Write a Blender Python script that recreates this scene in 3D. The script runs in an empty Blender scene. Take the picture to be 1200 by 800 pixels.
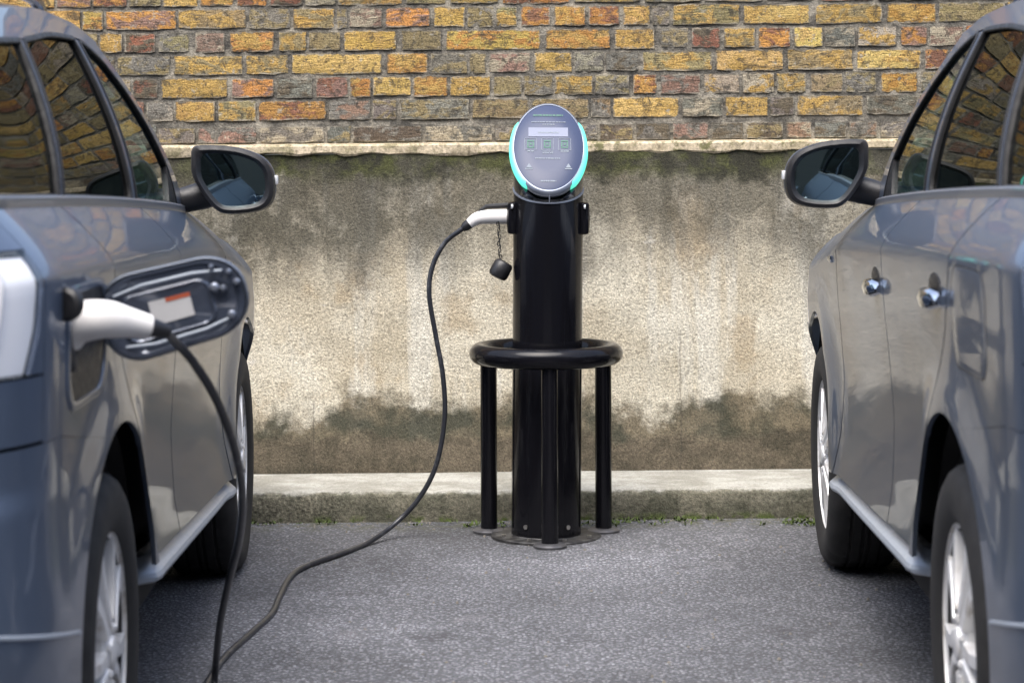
import bpy, bmesh, math, random
import numpy as np
from mathutils import Vector, Matrix
random.seed(7); np.random.seed(7)
PI = math.pi; R = math.radians
scn = bpy.context.scene
COL = scn.collection

# ------------------------------------------------------------------ camera, world, sun, exposure
F = 2610.0; CAMZ = 1.335; ROLL = 0.0094
cam_d = bpy.data.cameras.new('camera'); cam = bpy.data.objects.new('camera', cam_d); COL.objects.link(cam)
cam.location = (0, 0, CAMZ); cam.rotation_euler = (PI/2, ROLL, 0)
cam_d.sensor_width = 36; cam_d.lens = F/1200*36; cam_d.shift_y = -230/1200
cam_d.clip_start = 0.1; cam_d.clip_end = 400
cam_d.dof.use_dof = True; cam_d.dof.focus_distance = 7.6; cam_d.dof.aperture_fstop = 5.0
scn.camera = cam
SUN_EL, SUN_AZ = R(66), R(200)
w = bpy.data.worlds.new('World'); scn.world = w; w.use_nodes = True
wn = w.node_tree.nodes; wl = w.node_tree.links
bg = wn['Background']; sky = wn.new('ShaderNodeTexSky'); sky.sky_type = 'NISHITA'; sky.sun_disc = False
sky.sun_elevation = SUN_EL; sky.sun_rotation = SUN_AZ; sky.air_density = 1.0; sky.dust_density = 4.0; sky.ozone_density = 1.0
hs = wn.new('ShaderNodeHueSaturation'); hs.inputs['Saturation'].default_value = 0.85
wl.new(sky.outputs[0], hs.inputs['Color']); wl.new(hs.outputs[0], bg.inputs[0]); bg.inputs[1].default_value = 0.15
sd = bpy.data.lights.new('sun', 'SUN'); sd.energy = 1.4; sd.angle = R(50); sd.color = (1, .985, .955)
sun = bpy.data.objects.new('sun', sd); COL.objects.link(sun)
sdir = Vector((math.sin(SUN_AZ)*math.cos(SUN_EL), math.cos(SUN_AZ)*math.cos(SUN_EL), math.sin(SUN_EL)))
sun.rotation_euler = sdir.to_track_quat('Z', 'Y').to_euler(); sun.location = sdir*30
scn.view_settings.view_transform = 'Standard'; scn.view_settings.look = 'None'
scn.view_settings.exposure = 1.38; scn.view_settings.gamma = 1.0
scn.render.engine = 'CYCLES'
scn.cycles.max_bounces = 8; scn.cycles.transparent_max_bounces = 16
scn.cycles.caustics_reflective = False; scn.cycles.caustics_refractive = False

def unp(px, py, d):
    dx = px-600; dy = 170-py; c, s = math.cos(ROLL), math.sin(ROLL)
    tx = dx*c+dy*s; ty = -dx*s+dy*c
    return Vector((tx*d/F, d, CAMZ+ty*d/F))
def ung(px, py, z=0.0):
    dx = px-600; dy = 170-py; c, s = math.cos(ROLL), math.sin(ROLL)
    ty = -dx*s+dy*c
    d = (z-CAMZ)*F/ty
    return unp(px, py, d)

# ------------------------------------------------------------------ material helper
class NT:
    def __init__(s, name):
        s.m = bpy.data.materials.new(name); s.m.use_nodes = True
        s.n = s.m.node_tree.nodes; s.l = s.m.node_tree.links
        s.b = s.n['Principled BSDF']; s.out = s.n['Material Output']
    def set(s, k, v):
        i = s.b.inputs[k]
        if hasattr(v, 'is_output'): s.l.new(v, i)
        elif isinstance(v, (tuple, list)) and len(v) == 3: i.default_value = (*v, 1)
        else: i.default_value = v
    def inp(s, node, k, v):
        i = node.inputs[k]
        if hasattr(v, 'is_output'): s.l.new(v, i)
        elif isinstance(v, (tuple, list)) and len(v) == 3 and i.type == 'RGBA': i.default_value = (*v, 1)
        else: i.default_value = v
    def coord(s, kind='Object'): return s.n.new('ShaderNodeTexCoord').outputs[kind]
    def pos(s): return s.n.new('ShaderNodeNewGeometry').outputs['Position']
    def mapping(s, v, scale=(1,1,1), loc=(0,0,0)):
        m = s.n.new('ShaderNodeMapping'); s.l.new(v, m.inputs[0]); m.inputs['Scale'].default_value = scale
        if hasattr(loc, 'is_output'): s.l.new(loc, m.inputs['Location'])
        else: m.inputs['Location'].default_value = loc
        return m.outputs[0]
    def noise(s, v, scale, detail=4, rough=.55, dist=0):
        t = s.n.new('ShaderNodeTexNoise'); s.l.new(v, t.inputs['Vector'])
        t.inputs['Scale'].default_value = scale; t.inputs['Detail'].default_value = detail
        t.inputs['Roughness'].default_value = rough; t.inputs['Distortion'].default_value = dist
        return t.outputs['Fac']
    def voro(s, v, scale, feature='F1', out='Distance'):
        t = s.n.new('ShaderNodeTexVoronoi'); t.feature = feature; s.l.new(v, t.inputs['Vector']); t.inputs['Scale'].default_value = scale
        return t.outputs[out]
    def ramp(s, f, stops, interp='LINEAR'):
        r = s.n.new('ShaderNodeValToRGB'); s.l.new(f, r.inputs[0]); cr = r.color_ramp; cr.interpolation = interp
        while len(cr.elements) < len(stops): cr.elements.new(.5)
        for e, (p, c) in zip(cr.elements, stops):
            e.position = p; e.color = (c, c, c, 1) if not isinstance(c, tuple) else (*c, 1)
        return r.outputs[0]
    def mix(s, f, a, b, mode='MIX'):
        m = s.n.new('ShaderNodeMix'); m.data_type = 'RGBA'; m.blend_type = mode
        s.inp(m, 0, f); s.inp(m, 6, a); s.inp(m, 7, b); return m.outputs[2]
    def math(s, op, a, b=0.0, c=None, clamp=False):
        m = s.n.new('ShaderNodeMath'); m.operation = op; m.use_clamp = clamp
        s.inp(m, 0, a); s.inp(m, 1, b)
        if c is not None: s.inp(m, 2, c)
        return m.outputs[0]
    def rng(s, v, a, b, c=0.0, d=1.0):
        m = s.n.new('ShaderNodeMapRange'); m.interpolation_type = 'SMOOTHSTEP'
        s.inp(m, 0, v); s.inp(m, 1, a); s.inp(m, 2, b); s.inp(m, 3, c); s.inp(m, 4, d); return m.outputs[0]
    def sep(s, v):
        m = s.n.new('ShaderNodeSeparateXYZ'); s.l.new(v, m.inputs[0]); return m.outputs
    def bump(s, h, strength=.3, dist=.01):
        b = s.n.new('ShaderNodeBump'); s.l.new(h, b.inputs['Height']); b.inputs['Strength'].default_value = strength
        b.inputs['Distance'].default_value = dist; s.l.new(b.outputs[0], s.b.inputs['Normal'])
    def attr(s, name, kind='OBJECT', out='Color'):
        a = s.n.new('ShaderNodeAttribute'); a.attribute_type = kind; a.attribute_name = name; return a.outputs[out]

def simple(name, col, rough=.5, metal=0, coat=0, spec=.5, grain=0.0, gscale=60):
    t = NT(name); t.set('Roughness', rough); t.set('Metallic', metal); t.set('Coat Weight', coat); t.set('Coat Roughness', .04)
    t.set('Specular IOR Level', spec)
    if grain:
        n = t.noise(t.coord(), gscale, 4)
        t.set('Base Color', t.mix(n, tuple(c*(1-grain) for c in col), tuple(min(1, c*(1+grain)) for c in col)))
        t.set('Roughness', t.rng(n, .3, .7, rough*.85, min(1, rough*1.2)))
    else: t.set('Base Color', col)
    return t.m

M = {}
def make_materials():
    # car paint
    t = NT('car_paint'); v = t.coord()
    fl = t.noise(v, 900, 2, .6)
    dirt = t.rng(t.noise(t.mapping(v, (1.2, 1.2, 2.2)), 3.0, 6, .65), .45, .75)
    zz = t.sep(v)[2]
    dust = t.math('MULTIPLY', t.rng(t.math('ADD', zz, t.math('MULTIPLY', t.noise(v, 7, 5, .7), .25)), .72, .42), .35)
    t.set('Base Color', t.mix(dust, t.mix(fl, (.085, .114, .170), (.142, .180, .252)), (.17, .165, .155)))
    t.set('Metallic', .55); t.set('Roughness', t.rng(fl, .3, .7, .36, .46))
    t.set('Specular IOR Level', .2); t.set('Coat Weight', .58); t.set('Coat Roughness', t.rng(dirt, 0, 1, .03, .09)); M['paint'] = t.m
    M['sill'] = simple('sill_silver', (.34, .385, .45), .40, .1, .25, grain=.06)
    M['black'] = simple('black_plastic', (.012, .012, .014), .45, 0, 0, grain=.2)
    M['gloss_black'] = simple('gloss_black_plastic', (.008, .009, .012), .12, 0, 1); M['lining'] = simple('flap_lining', (.070, .085, .122), .2, .5, 1)
    M['trim'] = simple('belt_trim', (.17, .185, .22), .38, .25, .3)
    M['chrome'] = simple('chrome', (.75, .77, .80), .10, 1)
    M['rubber'] = simple('rubber_seal', (.010, .010, .011), .6, grain=.2)
    M['dark'] = simple('dark_lining', (.006, .006, .007), .9)
    M['seat'] = simple('seat_cloth', (.035, .037, .042), .9, grain=.3, gscale=200)
    M['headlining'] = simple('headlining', (.20, .20, .19), .9)
    t = NT('tyre_rubber'); v = t.coord(); n = t.noise(v, 40, 5, .6)
    t.set('Base Color', t.mix(n, (.007, .007, .008), (.026, .025, .024))); t.set('Roughness', .78); t.bump(t.noise(v, 300, 2), .15, .002); M['tyre'] = t.m
    t = NT('alloy'); v = t.coord(); n = t.noise(v, 18, 6, .6)
    t.set('Base Color', t.mix(t.rng(n, .5, .72), (.80, .80, .80), (.50, .47, .43))); t.set('Metallic', .25); t.set('Roughness', .34); M['alloy'] = t.m
    M['alloy_dark'] = simple('alloy_pocket', (.025, .025, .028), .5, .2, grain=.3)
    M['disc'] = simple('brake_disc', (.22, .20, .18), .4, .9, grain=.3)
    for nm, tint, refl in (('glass_front', (.30, .44, .45), .75), ('glass_privacy', (.035, .04, .042), .40), ('glass_screen', (.45, .55, .53), 1.0), ('lens_clear', (.98, .98, .99), 1.0)):
        t = NT(nm); t.n.remove(t.b)
        lw = t.n.new('ShaderNodeLayerWeight'); lw.inputs[0].default_value = .5
        fr = t.math('MULTIPLY_ADD', t.math('POWER', lw.outputs['Facing'], 5.0), .96*refl, .04, clamp=True)
        tr = t.n.new('ShaderNodeBsdfTransparent'); tr.inputs[0].default_value = (*tint, 1)
        gl = t.n.new('ShaderNodeBsdfGlossy'); gl.inputs['Roughness'].default_value = .015; gl.inputs['Color'].default_value = (.9, .95, .95, 1)
        ms = t.n.new('ShaderNodeMixShader'); t.l.new(fr, ms.inputs[0]); t.l.new(tr.outputs[0], ms.inputs[1]); t.l.new(gl.outputs[0], ms.inputs[2])
        t.l.new(ms.outputs[0], t.out.inputs[0]); M[nm] = t.m
    t = NT('mirror_glass'); t.set('Base Color', (.42, .56, .60)); t.set('Metallic', 1.0); t.set('Roughness', .03); M['mirror'] = t.m
    t = NT('clear_lens'); v = t.coord(); n = t.noise(v, 5, 2)
    t.set('Base Color', t.mix(n, (.62, .64, .68), (.88, .89, .91))); t.set('Roughness', .12); t.set('Coat Weight', 1.0); M['lens'] = t.m
    M['reflector'] = simple('lamp_silvering', (.93, .94, .96), .4, .0)
    M['red_lens'] = simple('red_lens', (.35, .01, .012), .15, 0, 1)
    M['white_plastic'] = simple('white_plastic', (.78, .76, .74), .38, grain=.04)
    M['sticker'] = simple('sticker_white', (.48, .48, .49), .5, grain=.05)
    M['orange'] = simple('sticker_orange', (.38, .08, .035), .5)
    # bollard paint
    t = NT('black_gloss_paint'); v = t.coord(); n = t.noise(v, 14, 6, .65)
    t.set('Base Color', (.006, .006, .008)); t.set('Roughness', t.rng(n, .35, .75, .14, .26)); t.set('Coat Weight', .22); t.set('Coat Roughness', .06); t.set('Specular IOR Level', .12)
    t.bump(t.noise(v, 25, 3), .03, .003); M['post'] = t.m
    t = NT('dusty_black_steel'); v = t.coord(); n = t.noise(v, 30, 6, .65)
    t.set('Base Color', t.mix(t.rng(n, .38, .68), (.012, .012, .013), (.075, .075, .075))); t.set('Roughness', .5); M['plate'] = t.m
    M['foot'] = simple('worn_steel', (.10, .10, .108), .42, .5, grain=.45, gscale=50)
    M['bolt'] = simple('zinc_bolt', (.55, .53, .5), .35, 1)
    t = NT('face_panel'); v = t.coord(); n = t.noise(v, 8, 3)
    t.set('Base Color', t.mix(n, (.040, .053, .104), (.048, .063, .118))); t.set('Roughness', .3); t.set('Coat Weight', .0); t.set('Specular IOR Level', .25); M['face'] = t.m
    M['print'] = simple('pale_print', (.17, .20, .24), .6)
    M['print_green'] = simple('green_print', (.045, .13, .10), .6)
    M['screen'] = simple('display_screen', (.105, .13, .215), .35, 0, 0)
    M['silver'] = simple('silver_ring', (.22, .245, .30), .34, .6, 0)
    t = NT('led_teal'); t.set('Base Color', (.1, .6, .5)); t.set('Emission Color', (.10, .80, .54)); t.set('Emission Strength', .42); t.set('Roughness', .3); M['led'] = t.m
    t = NT('cable_sheath'); v = t.coord(); n = t.noise(v, 30, 5)
    t.set('Base Color', t.mix(t.rng(n, .5, .75), (.022, .024, .030), (.075, .078, .088))); t.set('Roughness', .33); M['cable'] = t.m
    # bricks
    t = NT('stock_brick'); seed = t.attr('seed', 'OBJECT', 'Fac'); tint = t.attr('tint')
    tint2 = t.attr('tint2')
    comb = t.n.new('ShaderNodeCombineXYZ')
    for i in range(3): t.l.new(seed, comb.inputs[i])
    p = t.mapping(t.pos(), (1, 1, 1), comb.outputs[0])
    big = t.noise(t.mapping(p, (1, 1, 1.6)), 13, 6, .65, .6)
    blotch = t.rng(big, .46, .56)
    c = t.mix(blotch, tint, tint2)
    streak = t.noise(t.mapping(p, (10, 10, 60)), 1, 5, .6, 1.5)
    c = t.mix(t.rng(streak, .58, .70, 0, .75), c, (.075, .058, .038))
    fine = t.noise(p, 170, 4, .7)
    c = t.mix(1.0, c, t.ramp(fine, [(.3, .38), (.48, .92), (.7, 1.6)]), 'MULTIPLY')
    grime = t.rng(t.noise(p, 24, 8, .78, .6), .51, .61, 0, .78)
    c = t.mix(grime, c, (.052, .047, .038))
    spk = t.rng(t.voro(p, 60), .08, .22, 1, 0)
    spm = t.rng(t.noise(p, 16, 3), .46, .54)
    c = t.mix(t.math('MULTIPLY', spk, spm), c, (.018, .015, .013))
    eff = t.rng(t.noise(p, 34, 7, .75), .58, .66, 0, .75)
    c = t.mix(eff, c, (.42, .38, .30))
    lx_, ly_, lz_ = t.sep(t.coord('Object')); span = t.attr('span', 'OBJECT', 'Fac')
    ex = t.math('MULTIPLY', t.math('SUBTRACT', .5, t.math('ABSOLUTE', lx_)), span); ez = t.math('MULTIPLY', t.math('SUBTRACT', .5, t.math('ABSOLUTE', lz_)), .074)
    e = t.math('ADD', t.math('MINIMUM', ex, ez), t.math('MULTIPLY', t.math('SUBTRACT', t.noise(p, 42, 6, .75), .5), .040))
    smear = t.math('MULTIPLY', t.rng(e, .006, .0005, 0, .85), t.rng(span, .02, .03))
    c = t.mix(smear, c, t.mix(t.rng(t.noise(p, 11, 4), .42, .6), (.13, .118, .095), (.38, .34, .265)))
    t.set('Base Color', c); t.set('Roughness', .92)
    h = t.math('ADD', t.math('MULTIPLY', big, .8), t.math('ADD', t.math('MULTIPLY', fine, .35), t.math('MULTIPLY', streak, .5)))
    t.bump(h, 1.0, .010); M['brick'] = t.m
    t = NT('lime_mortar'); p = t.pos()
    n = t.noise(p, 9, 6, .7); n2 = t.noise(p, 120, 4, .7); n3 = t.noise(t.mapping(p, (4, 4, 30)), 1.2, 4)
    c = t.mix(t.rng(n, .38, .66), (.12, .110, .092), (.42, .38, .305))
    c = t.mix(t.rng(n3, .50, .64, 0, .65), c, (.045, .043, .040))
    c = t.mix(1.0, c, t.ramp(n2, [(.3, .5), (.5, .95), (.7, 1.5)]), 'MULTIPLY')
    t.set('Base Color', c); t.set('Roughness', .95); t.bump(t.math('ADD', n, n2), .8, .008); M['mortar'] = t.m
    # concrete wall
    t = NT('weathered_render'); p = t.pos(); x, y, z = t.sep(p)
    s1 = t.noise(p, 2.2, 6, .6, .3); s2 = t.noise(p, 9, 6, .65); g = t.noise(p, 105, 3, .75); g2 = t.noise(p, 240, 2, .7)
    vs = t.noise(t.mapping(p, (6, 6, .7)), 1, 5, .6, .3)
    base = t.mix(t.rng(s1, .35, .65), (.52, .455, .335), (.65, .60, .48))
    base = t.mix(t.rng(vs, .48, .62, 0, .7), base, (.70, .67, .58))
    base = t.mix(t.rng(t.noise(t.mapping(p, (1.6, 1.6, 1.2), (3.1, 0, 0)), 3, 5, .6), .54, .68, 0, .45), base, (.36, .26, .14))
    # upper stain: deeper on the left
    lx = t.rng(x, -1.9, .35)
    dep = t.math('ADD', t.math('MULTIPLY_ADD', lx, -.20, .61), t.math('MULTIPLY', t.math('SUBTRACT', s1, .5), .65))
    dep = t.math('ADD', dep, t.math('MULTIPLY', t.math('SUBTRACT', vs, .5), .55))
    top = t.math('SUBTRACT', 1.30, z)
    up = t.math('MULTIPLY', t.rng(t.math('SUBTRACT', dep, top), -.14, .19), t.rng(t.noise(p, 7, 6, .7), .36, .52, .66, 1))
    strength = t.math('MULTIPLY_ADD', lx, -.22, 1.0)
    c = t.mix(t.math('MULTIPLY', up, strength), base, (.070, .063, .043))
    dr = t.math('MULTIPLY', t.rng(t.noise(t.mapping(p, (15, 15, .55)), 1, 5, .6, .2), .50, .66), t.rng(top, .52, .05, 0, .62))
    c = t.mix(dr, c, (.085, .075, .052))
    # moss line beneath the ledge
    mz = t.rng(t.math('ADD', top, t.math('MULTIPLY', t.math('SUBTRACT', s2, .5), .26)), (.06), .125, 1, 0)
    c = t.mix(t.math('MULTIPLY', mz, t.rng(t.noise(p, 5, 4), .36, .56, .55, 1)), c, t.mix(t.rng(s2, .4, .6), (.040, .038, .024), (.085, .090, .030)))
    # damp band at the foot
    ft = t.math('ADD', z, t.math('MULTIPLY', t.math('SUBTRACT', s2, .5), .26))
    ft = t.math('ADD', ft, t.math('MULTIPLY', t.math('SUBTRACT', s1, .5), .48))
    f1 = t.rng(ft, .30, .40, 1, 0)
    c = t.mix(t.math('MULTIPLY', f1, .95), c, t.mix(t.rng(t.noise(p, 6, 5), .4, .6), (.045, .046, .028), (.17, .14, .09)))
    f2 = t.rng(t.math('ADD', z, t.math('MULTIPLY', t.math('SUBTRACT', s2, .5), .22)), .20, .25, 1, 0)
    c = t.mix(t.math('MULTIPLY', f2, .9), c, t.mix(t.rng(s2, .35, .65), (.070, .060, .040), (.15, .122, .085)))
    # pale scars, dark pits
    sc = t.rng(t.noise(t.mapping(p, (3, 3, 9), (5, 0, 2)), 1.3, 5, .6), .68, .74)
    c = t.mix(t.math('MULTIPLY', sc, t.math('SUBTRACT', 1, up)), c, (.66, .62, .54))
    pit = t.math('MULTIPLY', t.rng(t.voro(p, 22), .03, .10, 1, 0), t.rng(t.noise(p, 7, 2), .58, .66))
    c = t.mix(pit, c, (.05, .045, .035))
    cr = t.math('MULTIPLY', t.rng(t.math('ABSOLUTE', t.math('ADD', t.math('ADD', x, .765), t.math('MULTIPLY', t.math('SUBTRACT', s2, .5), .03))), .001, .005, 1, 0), t.rng(z, .38, .34))
    cr2 = t.math('MULTIPLY', t.rng(t.math('ABSOLUTE', t.math('ADD', t.math('SUBTRACT', x, .635), t.math('MULTIPLY', t.math('SUBTRACT', s2, .5), .04))), .001, .005, 1, 0), t.rng(z, .70, .55))
    c = t.mix(t.math('MULTIPLY', t.math('MAXIMUM', cr, cr2), .4), c, (.04, .035, .03))
    c = t.mix(1.0, c, t.ramp(g, [(.32, .52), (.48, .93), (.56, 1.05), (.70, 1.4)]), 'MULTIPLY')
    c = t.mix(1.0, c, t.ramp(g2, [(.3, .62), (.5, 1.0), (.7, 1.35)]), 'MULTIPLY')
    t.set('Base Color', c); t.set('Roughness', .93)
    t.bump(t.math('ADD', t.math('ADD', g, t.math('MULTIPLY', s2, .5)), t.math('MULTIPLY', g2, .4)), .7, .008); M['render'] = t.m
    t = NT('cement_ledge'); p = t.pos(); n = t.noise(p, 6, 6, .65); g = t.noise(p, 90, 4, .7); z = t.sep(p)[2]
    c = t.mix(t.rng(n, .40, .66), (.55, .46, .33), (.36, .30, .19)); c = t.mix(t.rng(t.noise(p, 30, 5, .7), .50, .66, 0, .7), c, (.20, .165, .10))
    c = t.mix(t.math('MULTIPLY', t.rng(t.noise(p, 14, 5, .7), .50, .60), t.rng(t.sep(p)[0], -.6, .5, .45, .9)), c, (.12, .12, .045))
    c = t.mix(1.0, c, t.ramp(g, [(.3, .45), (.5, 1.0), (.7, 1.4)]), 'MULTIPLY')
    t.set('Base Color', c); t.set('Roughness', .95); t.bump(g, .5, .005); M['ledge'] = t.m
    t = NT('kerb_concrete'); p = t.pos(); x, y, z = t.sep(p)
    n = t.noise(p, 5, 6, .65); g = t.noise(p, 85, 3, .75); g2 = t.noise(p, 210, 2, .7)
    pale = t.mix(t.rng(n, .35, .65), (.40, .395, .355), (.25, .242, .205))
    moss = t.mix(t.rng(t.noise(p, 9, 5, .7), .38, .62), (.060, .060, .038), (.155, .145, .105))
    f = t.rng(t.math('ADD', t.math('SUBTRACT', t.math('ADD', z, t.rng(y, 7.935, 7.965, -.008, .05)), t.math('MULTIPLY', t.math('SUBTRACT', t.noise(p, 14, 5, .7), .5), .05)), 0.0), .086, .102, 1, 0)
    c = t.mix(t.math('MULTIPLY', f, .92), pale, moss)
    grn = t.math('MULTIPLY', t.rng(z, .035, .0), t.rng(t.noise(p, 11, 4, .7), .48, .60))
    c = t.mix(grn, c, (.075, .105, .022))
    rough_l = t.rng(x, -.55, -.70)
    g_amp = t.mix(1.0, c, t.ramp(g, [(.34, .35), (.48, .90), (.56, 1.1), (.70, 1.9)]), 'MULTIPLY')
    c2 = t.mix(1.0, c, t.ramp(g, [(.3, .7), (.5, 1.0), (.7, 1.25)]), 'MULTIPLY')
    c = t.mix(t.math('MULTIPLY', f, t.math('MULTIPLY_ADD', rough_l, .6, .4)), c2, g_amp)
    c = t.mix(1.0, c, t.ramp(g2, [(.3, .75), (.5, 1.0), (.7, 1.2)]), 'MULTIPLY')
    t.set('Base Color', c); t.set('Roughness', .94); t.bump(t.math('ADD', g, t.math('MULTIPLY', n, .5)), .6, .008); M['kerb'] = t.m
    # asphalt
    t = NT('worn_asphalt'); p = t.pos(); x, y, z = t.sep(p)
    vo = t.n.new('ShaderNodeTexVoronoi'); t.l.new(p, vo.inputs['Vector']); vo.inputs['Scale'].default_value = 88
    st = t.sep(vo.outputs['Color'])[0]
    g = t.noise(p, 210, 4, .75); n = t.noise(p, 1.1, 6, .6); n2 = t.noise(p, 5, 5, .6)
    c = t.ramp(st, [(0, (.095, .099, .114)), (.45, (.188, .194, .216)), (.8, (.240, .247, .270)), (1, (.29, .296, .315))])
    c = t.mix(t.rng(t.voro(p, 88), .25, .60), c, (.085, .087, .096))
    c = t.mix(1.0, c, t.ramp(n, [(.3, .62), (.5, 1.0), (.7, 1.45)]), 'MULTIPLY')
    c = t.mix(t.rng(n2, .58, .72, 0, .35), c, (.20, .195, .205))
    c = t.mix(1.0, c, t.ramp(g, [(.3, .32), (.5, 1.0), (.7, 1.9)]), 'MULTIPLY')
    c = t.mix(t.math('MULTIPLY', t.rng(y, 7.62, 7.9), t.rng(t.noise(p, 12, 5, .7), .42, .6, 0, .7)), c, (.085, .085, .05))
    oil = t.math('MULTIPLY', t.rng(t.noise(t.mapping(p, (1, 1, 1), (4.2, 1.3, 0)), 2.6, 5, .6, .4), .62, .70), .45)
    c = t.mix(oil, c, (.045, .044, .05))
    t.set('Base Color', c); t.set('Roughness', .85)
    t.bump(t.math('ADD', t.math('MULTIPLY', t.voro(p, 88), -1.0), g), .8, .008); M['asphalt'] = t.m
    M['gravel'] = simple('loose_grit', (.20, .185, .16), .9, grain=.6, gscale=40)
    M['moss'] = simple('weed_green', (.065, .095, .018), .8, grain=.5, gscale=30)
    t = NT('far_brick'); p = t.pos(); bt = t.n.new('ShaderNodeTexBrick'); bt.inputs['Scale'].default_value = 4
    t.l.new(t.mapping(p, (1, 1, 1)), bt.inputs['Vector']); M['far'] = simple('far_wall', (.10, .085, .065), .9, grain=.4, gscale=3)
make_materials()

# ------------------------------------------------------------------ mesh helpers
def link(o, parent=None):
    COL.objects.link(o)
    if parent is not None: o.parent = parent
    return o
def mesh_obj(name, verts, faces, mat, parent=None, smooth=True, angle=35, outward=None, recalc=True):
    me = bpy.data.meshes.new(name); me.from_pydata([tuple(v) for v in verts], [], faces)
    if recalc:
        bm = bmesh.new(); bm.from_mesh(me); bmesh.ops.recalc_face_normals(bm, faces=bm.faces)
        if outward is not None:
            c = Vector(outward); tot = sum((f.normal.dot(f.calc_center_median()-c))*f.calc_area() for f in bm.faces)
            if tot < 0: bmesh.ops.reverse_faces(bm, faces=bm.faces)
        bm.to_mesh(me); bm.free()
    if smooth:
        me.polygons.foreach_set('use_smooth', [True]*len(me.polygons)); me.set_sharp_from_angle(angle=R(angle))
    if isinstance(mat, (list, tuple)):
        for m in mat: me.materials.append(m)
    else: me.materials.append(mat)
    return link(bpy.data.objects.new(name, me), parent)
def empty(name, loc=(0,0,0), rot=(0,0,0), label=None, cat=None, group=None, parent=None):
    o = bpy.data.objects.new(name, None); o.empty_display_size = .2; o.location = loc; o.rotation_euler = rot
    link(o, parent); tag(o, label, cat, group); return o
def tag(o, label=None, cat=None, group=None, kind=None):
    if label: o['label'] = label
    if cat: o['category'] = cat
    if group: o['group'] = group
    if kind: o['kind'] = kind
    return o
class MB:
    """collects shapes for one mesh"""
    def __init__(s): s.v = []; s.f = []
    def add(s, v, f):
        k = len(s.v); s.v += [tuple(q) for q in v]; s.f += [tuple(i+k for i in q) for q in f]; return s
    def grid(s, rows, close_u=False, close_v=False, cap=False):
        nu = len(rows); nv = len(rows[0]); f = []
        for i in range(nu if close_u else nu-1):
            for j in range(nv if close_v else nv-1):
                i2 = (i+1) % nu; j2 = (j+1) % nv
                f.append((i*nv+j, i2*nv+j, i2*nv+j2, i*nv+j2))
        v = [q for r in rows for q in r]
        if cap: f.append(tuple(range(nv))); f.append(tuple((nu-1)*nv+j for j in range(nv)))
        return s.add(v, f)
    def tube(s, pts, rad, n=10, closed=False, cap=True, sx=1.0):
        pts = [Vector(p) for p in pts]; m = len(pts); rows = []
        rr = rad if hasattr(rad, '__len__') else [rad]*m
        t0 = (pts[1]-pts[0]).normalized(); up = Vector((0,0,1)) if abs(t0.z) < .9 else Vector((1,0,0))
        a = t0.cross(up).normalized()
        for i in range(m):
            if closed: t = (pts[(i+1) % m]-pts[i-1]).normalized()
            else: t = (pts[min(i+1, m-1)]-pts[max(i-1, 0)]).normalized()
            a = (a-t*a.dot(t)).normalized(); b = t.cross(a)
            rows.append([pts[i]+(a*math.cos(q)*sx+b*math.sin(q))*rr[i] for q in (2*PI*k/n for k in range(n))])
        return s.grid(rows, close_u=closed, close_v=True, cap=cap and not closed)
    def lathe(s, prof, n=48, axis='z', c=(0,0,0), cap=True):
        rows = []
        for r, h in prof:
            row = []
            for k in range(n):
                q = 2*PI*k/n; x, y = r*math.cos(q), r*math.sin(q)
                p = (x, y, h) if axis == 'z' else ((x, h, y) if axis == 'y' else (h, x, y))
                row.append((p[0]+c[0], p[1]+c[1], p[2]+c[2]))
            rows.append(row)
        return s.grid(rows, close_v=True, cap=cap)
    def box(s, c, h, mat=None, bev=0.0):
        x, y, z = h; b = min(bev, x*.9, y*.9, z*.9)
        if b <= 0:
            v = [(i*x, j*y, k*z) for i in (-1,1) for j in (-1,1) for k in (-1,1)]
            f = [(0,1,3,2),(4,6,7,5),(0,4,5,1),(2,3,7,6),(0,2,6,4),(1,5,7,3)]
        else:
            bm = bmesh.new(); bmesh.ops.create_cube(bm, size=2)
            for q in bm.verts: q.co = Vector((q.co.x*x, q.co.y*y, q.co.z*z))
            bmesh.ops.bevel(bm, geom=bm.edges[:], offset=b, segments=2, affect='EDGES', profile=.5)
            bm.verts.index_update(); v = [tuple(q.co) for q in bm.verts]; f = [tuple(q.index for q in g.verts) for g in bm.faces]; bm.free()
        if mat is not None: v = [mat @ Vector(q) for q in v]
        return s.add([Vector(q)+Vector(c) for q in v], f)
    def build(s, name, mat, parent=None, **k): return mesh_obj(name, s.v, s.f, mat, parent, **k)

def catmull(pts, sub=8):
    P = [Vector(p) for p in pts]; P = [P[0]*2-P[1]]+P+[P[-1]*2-P[-2]]; out = []
    for i in range(1, len(P)-2):
        p0, p1, p2, p3 = P[i-1:i+3]
        for k in range(sub):
            t = k/sub
            out.append(.5*((2*p1)+(p2-p0)*t+(2*p0-5*p1+4*p2-p3)*t*t+(3*p1-p0-3*p2+p3)*t**3))
    return out+[P[-2]]
def hermite(xs, ys):
    xs = np.array(xs, float); ys = np.array(ys, float); d = np.gradient(ys, xs)
    dl = np.diff(ys)/np.diff(xs)
    for i in range(len(xs)):
        a = dl[max(i-1, 0)]; b = dl[min(i, len(dl)-1)]
        d[i] = 0 if a*b <= 0 and 0 < i < len(xs)-1 else (2*a*b/(a+b) if a*b > 0 else (a+b)/2)
    def f(x):
        if x <= xs[0]: return float(ys[0])
        if x >= xs[-1]: return float(ys[-1])
        i = int(np.searchsorted(xs, x))-1; h = xs[i+1]-xs[i]; t = (x-xs[i])/h
        return float((1+2*t)*(1-t)**2*ys[i]+t*(1-t)**2*h*d[i]+t*t*(3-2*t)*ys[i+1]+t*t*(t-1)*h*d[i+1])
    return f
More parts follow.
